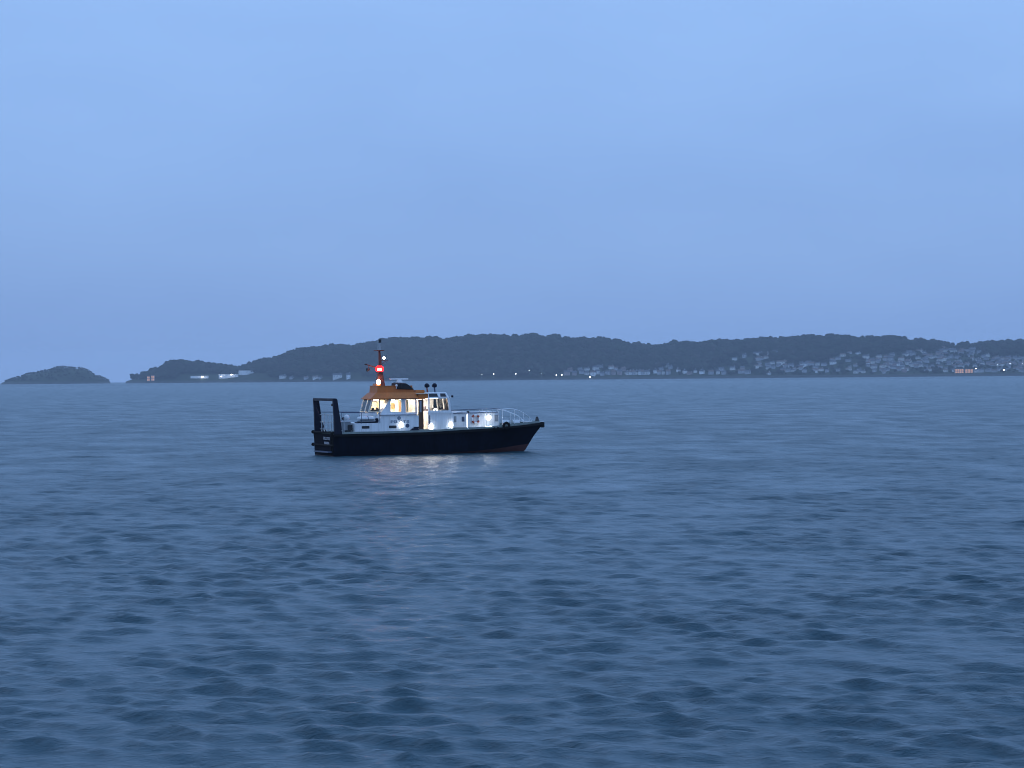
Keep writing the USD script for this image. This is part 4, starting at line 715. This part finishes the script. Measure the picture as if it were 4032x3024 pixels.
obj('lamp_glass', xz(sbox(11.42, 2.25, 11.68, 2.51).buffer(-.12).buffer(.14), -1.42, -1.40), L_WHITE, TL)
LP = obj('light_post', [cyl((9.68, -2.12, 1.5), (9.68, -2.12, 2.74), .045, n=10), cyl((9.68, -2.12, 1.62), (9.68, -2.12, 1.68), .11)], M['whiterail'], boat, label='slim upright white lamp post by the foredeck')
obj('lamp_tube', cyl((9.64, -2.17, 1.75), (9.64, -2.17, 2.62), .034, n=10), glow('tube_lamp', (.95, .97, 1.0), 3.2), LP)
obj('cap', [ball((9.72, -2.12, 2.80), .075, 1, (1.6, 1, .8))], M['dark'], LP)

# ---- deck lamps along the starboard side
for k, (x, z, yy) in enumerate(((4.88, 1.95, YS_), (7.13, 1.79, -1.75), (8.60, 1.89, -1.75))):
    dl = obj('deck_lamp', [bx(x - .12, x + .12, yy - .05, yy - .001, z - .14, z + .16)], M['whiterail'], boat)
    obj('lamp_glass', xz(sbox(x - .11, z - .13, x + .11, z + .17).buffer(-.09).buffer(.1), yy - .075, yy - .05), L_WHITE, dl)
dl = obj('deck_lamp', [bx(11.1, 11.45, -2.03, -1.95, 1.60, 1.68)], M['whiterail'], boat)
obj('lamp_glass', xz(sbox(11.05, 1.68, 11.5, 1.80).buffer(-.05).buffer(.05), -2.08, -2.04), L_WHITE, dl)

# ---- bow rails, both sides
for s in (-1, 1):
    ys = lambda x: s * max(beam(x) - .12, .15)
    top = [(12.35, ys(12.35), 2.93), (12.9, ys(12.9), 2.96), (13.4, ys(13.4), 2.93), (13.85, ys(13.85), 2.82), (14.3, ys(14.3), 2.64), (14.75, ys(14.75), 2.42), (15.1, ys(15.1), 2.05)]
    BR = obj('bow_rail', tube(top, .032), M['whiterail'], boat)
    for x, z in ((12.4, 2.93), (13.45, 2.91), (14.3, 2.64), (14.85, 2.33)): obj('post', cyl((x, ys(x), sheer(x)), (x, ys(x), z), .026), M['whiterail'], BR)
    obj('mid_bar', tube([(12.4, ys(12.4), 2.35), (13.45, ys(13.45), 2.38), (14.4, ys(14.4), 2.25)], .016), M['rail'], BR)
    GR = obj('guard_rail', tube([(8.9, s * 2.12, 2.78), (10.6, s * 2.1, 2.85), (12.35, s * 1.9, 2.92)], .018), M['rail'], boat)
    for x in (9.7, 11.1, 12.0): obj('post', cyl((x, s * 2.08, 1.6), (x, s * 2.08, 2.84), .016), M['rail'], GR)
    AR = obj('aft_rail', tube([(.5, s * 2.1, 2.88), (2.1, s * 2.06, 2.85), (3.4, s * 2.0, 2.82)], .028), M['darkrail'], boat)
    for x in (.75, 2.0, 3.3): obj('post', cyl((x, s * 2.08, 1.5 if x < 1.5 else 2.12), (x, s * 2.07, 2.86), .022), M['rail'] if x < 1 else M['darkrail'], AR)
for x in (13.35, 14.15): obj('deck_vent', frustum((x - .22, x + .22, .25), (x - .28, x + .28, .2), 1.95, 2.16), M['whiterail'], boat)
obj('mooring_bitt', [cyl((.35, -1.98, 1.42), (.35, -1.98, 1.62), .08, .06), bx(.1, .62, -2.03, -1.93, 1.62, 1.70)], M['whiterail'], boat)

# ---- loose gear: each lies on or hangs from the boat and is a thing of its own
TD = thing('inflatable_tender', 'small white rolled tender lashed in its dark cradle on the low aft cabin step', 'tender', aboard(2.45, -1.62, 2.16), HEAD)
obj('hull_tube', [loft([[[x, .20 * r_ * math.cos(q), .27 + .17 * r_ * math.sin(q)] for q in np.linspace(0, 2 * np.pi, 15)[:-1]] for x, r_ in ((-.62, .25), (-.58, .65), (-.45, .95), (0, 1.02), (.45, 1.0), (.62, .75), (.68, .3))])], M['white'], TD, smooth=50)
obj('lower_tube', [loft([[[x, .17 * r_ * math.cos(q), .12 + .08 * r_ * math.sin(q)] for q in np.linspace(0, 2 * np.pi, 13)[:-1]] for x, r_ in ((-.66, .4), (-.5, 1), (.6, 1), (.7, .5))])], M['rail'], TD, smooth=50)
obj('band', bx(-.48, .52, -.225, -.18, .175, .225), M['navy'], TD)
obj('cradle', [bx(-.72, .78, -.26, .24, -.015, .05), bx(.70, .80, -.26, .24, .05, .3)], M['navy'], TD)
obj('strap', [loft([[[x, .21 * math.cos(q), .27 + .18 * math.sin(q)] for q in np.linspace(0, 2 * np.pi, 15)[:-1]] for x in (.10, .14)])], M['darkrail'], TD)
LR = thing('life_ring', 'red and white life ring hung on the side of the foredeck cabin', 'life ring', aboard(10.56, -1.42, 2.29), HEAD)
rg_ = torus(.27, .065, 40, 12); rg_.apply_transform(trimesh.transformations.rotation_matrix(math.pi / 2, (1, 0, 0)))
obj('ring', rg_, M['whiterail'], LR, smooth=True)
for q in (.25, .75, 1.25, 1.75):
    arc = [( .27 * math.cos(math.pi * q + e), 0, .27 * math.sin(math.pi * q + e)) for e in np.linspace(-.34, .34, 7)]
    obj('red_band', tube(arc, .070, 10), M['ringred'], LR)
TY = thing('tyre_fender', 'black tyre hung over the rail near the bow', 'tyre', aboard(12.62, -beam(12.62) - .12, 1.80), HEAD - .32)
ty = torus(.19, .085, 28, 12); ty.apply_transform(trimesh.transformations.rotation_matrix(math.pi / 2, (1, 0, 0)))
obj('tyre', ty, M['rubber'], TY, smooth=True)
obj('lanyard', tube([(0, .0, .2), (0, .12, .34), (0, .25, .2)], .015), M['grey'], TY)
for k, (x, z) in enumerate(((11.62, 1.62), (11.92, 1.63))):
    f = thing('small_fender', ('left' if k == 0 else 'right') + ' one of two small dark fenders on the rail left of the bow tyre', 'fender', aboard(x, -beam(x) - .1, z), HEAD - .2)
    obj('body', ball((0, 0, 0), .10, 2, (1.1, .8, 1)), M['rubber'], f, smooth=True)
RH = thing('rope_heap', 'heap of dark rope on the side deck beside the cabin door', 'rope', aboard(5.8, -2.04, 1.47), HEAD)
for k, (R_, z) in enumerate(((.33, .04), (.30, .10), (.25, .16), (.19, .22))):
    tt = torus(R_, .045, 28, 8); tt.apply_scale((1.1, .40, 1)); tt.apply_translation((.02 * k, 0, z)); obj('coil', tt, M['navy'], RH)
obj('top_coil', [bx(-.02, .32, -.08, .1, .26, .36)], M['navy'], RH)
BU = thing('mooring_buoy', 'round white buoy stowed on the aft deck', 'buoy', aboard(1.25, -1.15, 2.42), HEAD)
obj('ball', ball((0, 0, .1), .20), M['white'], BU, smooth=True); obj('eye', [cyl((-.3, 0, -.02), (-.08, 0, .18), .13, .03, 4)], M['navy'], BU)
LO = thing('deck_locker', 'grey deck locker with dark end standing behind the stern gantry', 'locker', aboard(1.05, -1.15, 1.42), HEAD)
obj('body', bx(-.55, .35, -.4, .5, 0, .80), M['grey'], LO); obj('lid', bx(-.58, .38, -.43, .53, .80, .86), M['rail'], LO)
obj('motor', [bx(.14, .42, -.5, -.41, .25, .62), bx(-.1, .3, -.55, -.41, .12, .26)], M['dark'], LO); obj('round_cap', [cyl((-.5, -.44, .62), (-.5, -.40, .62), .10)], M['dark'], LO)
HAZE = 6.0e-5

# ------------------------------------------------------------------ the air over the bay
hz = usdkit.material(stage, LK + 'haze_air', {'v': ('principled_volume', {'color': (.83, .905, 1.0), 'density': HAZE, 'anisotropy': .1})}, [], volume='v.volume')
obj('haze', bx(-12800, 12800, -12800, 12800, -4.5, 165), hz, kind='stuff', label='thin blue evening haze over the bay')
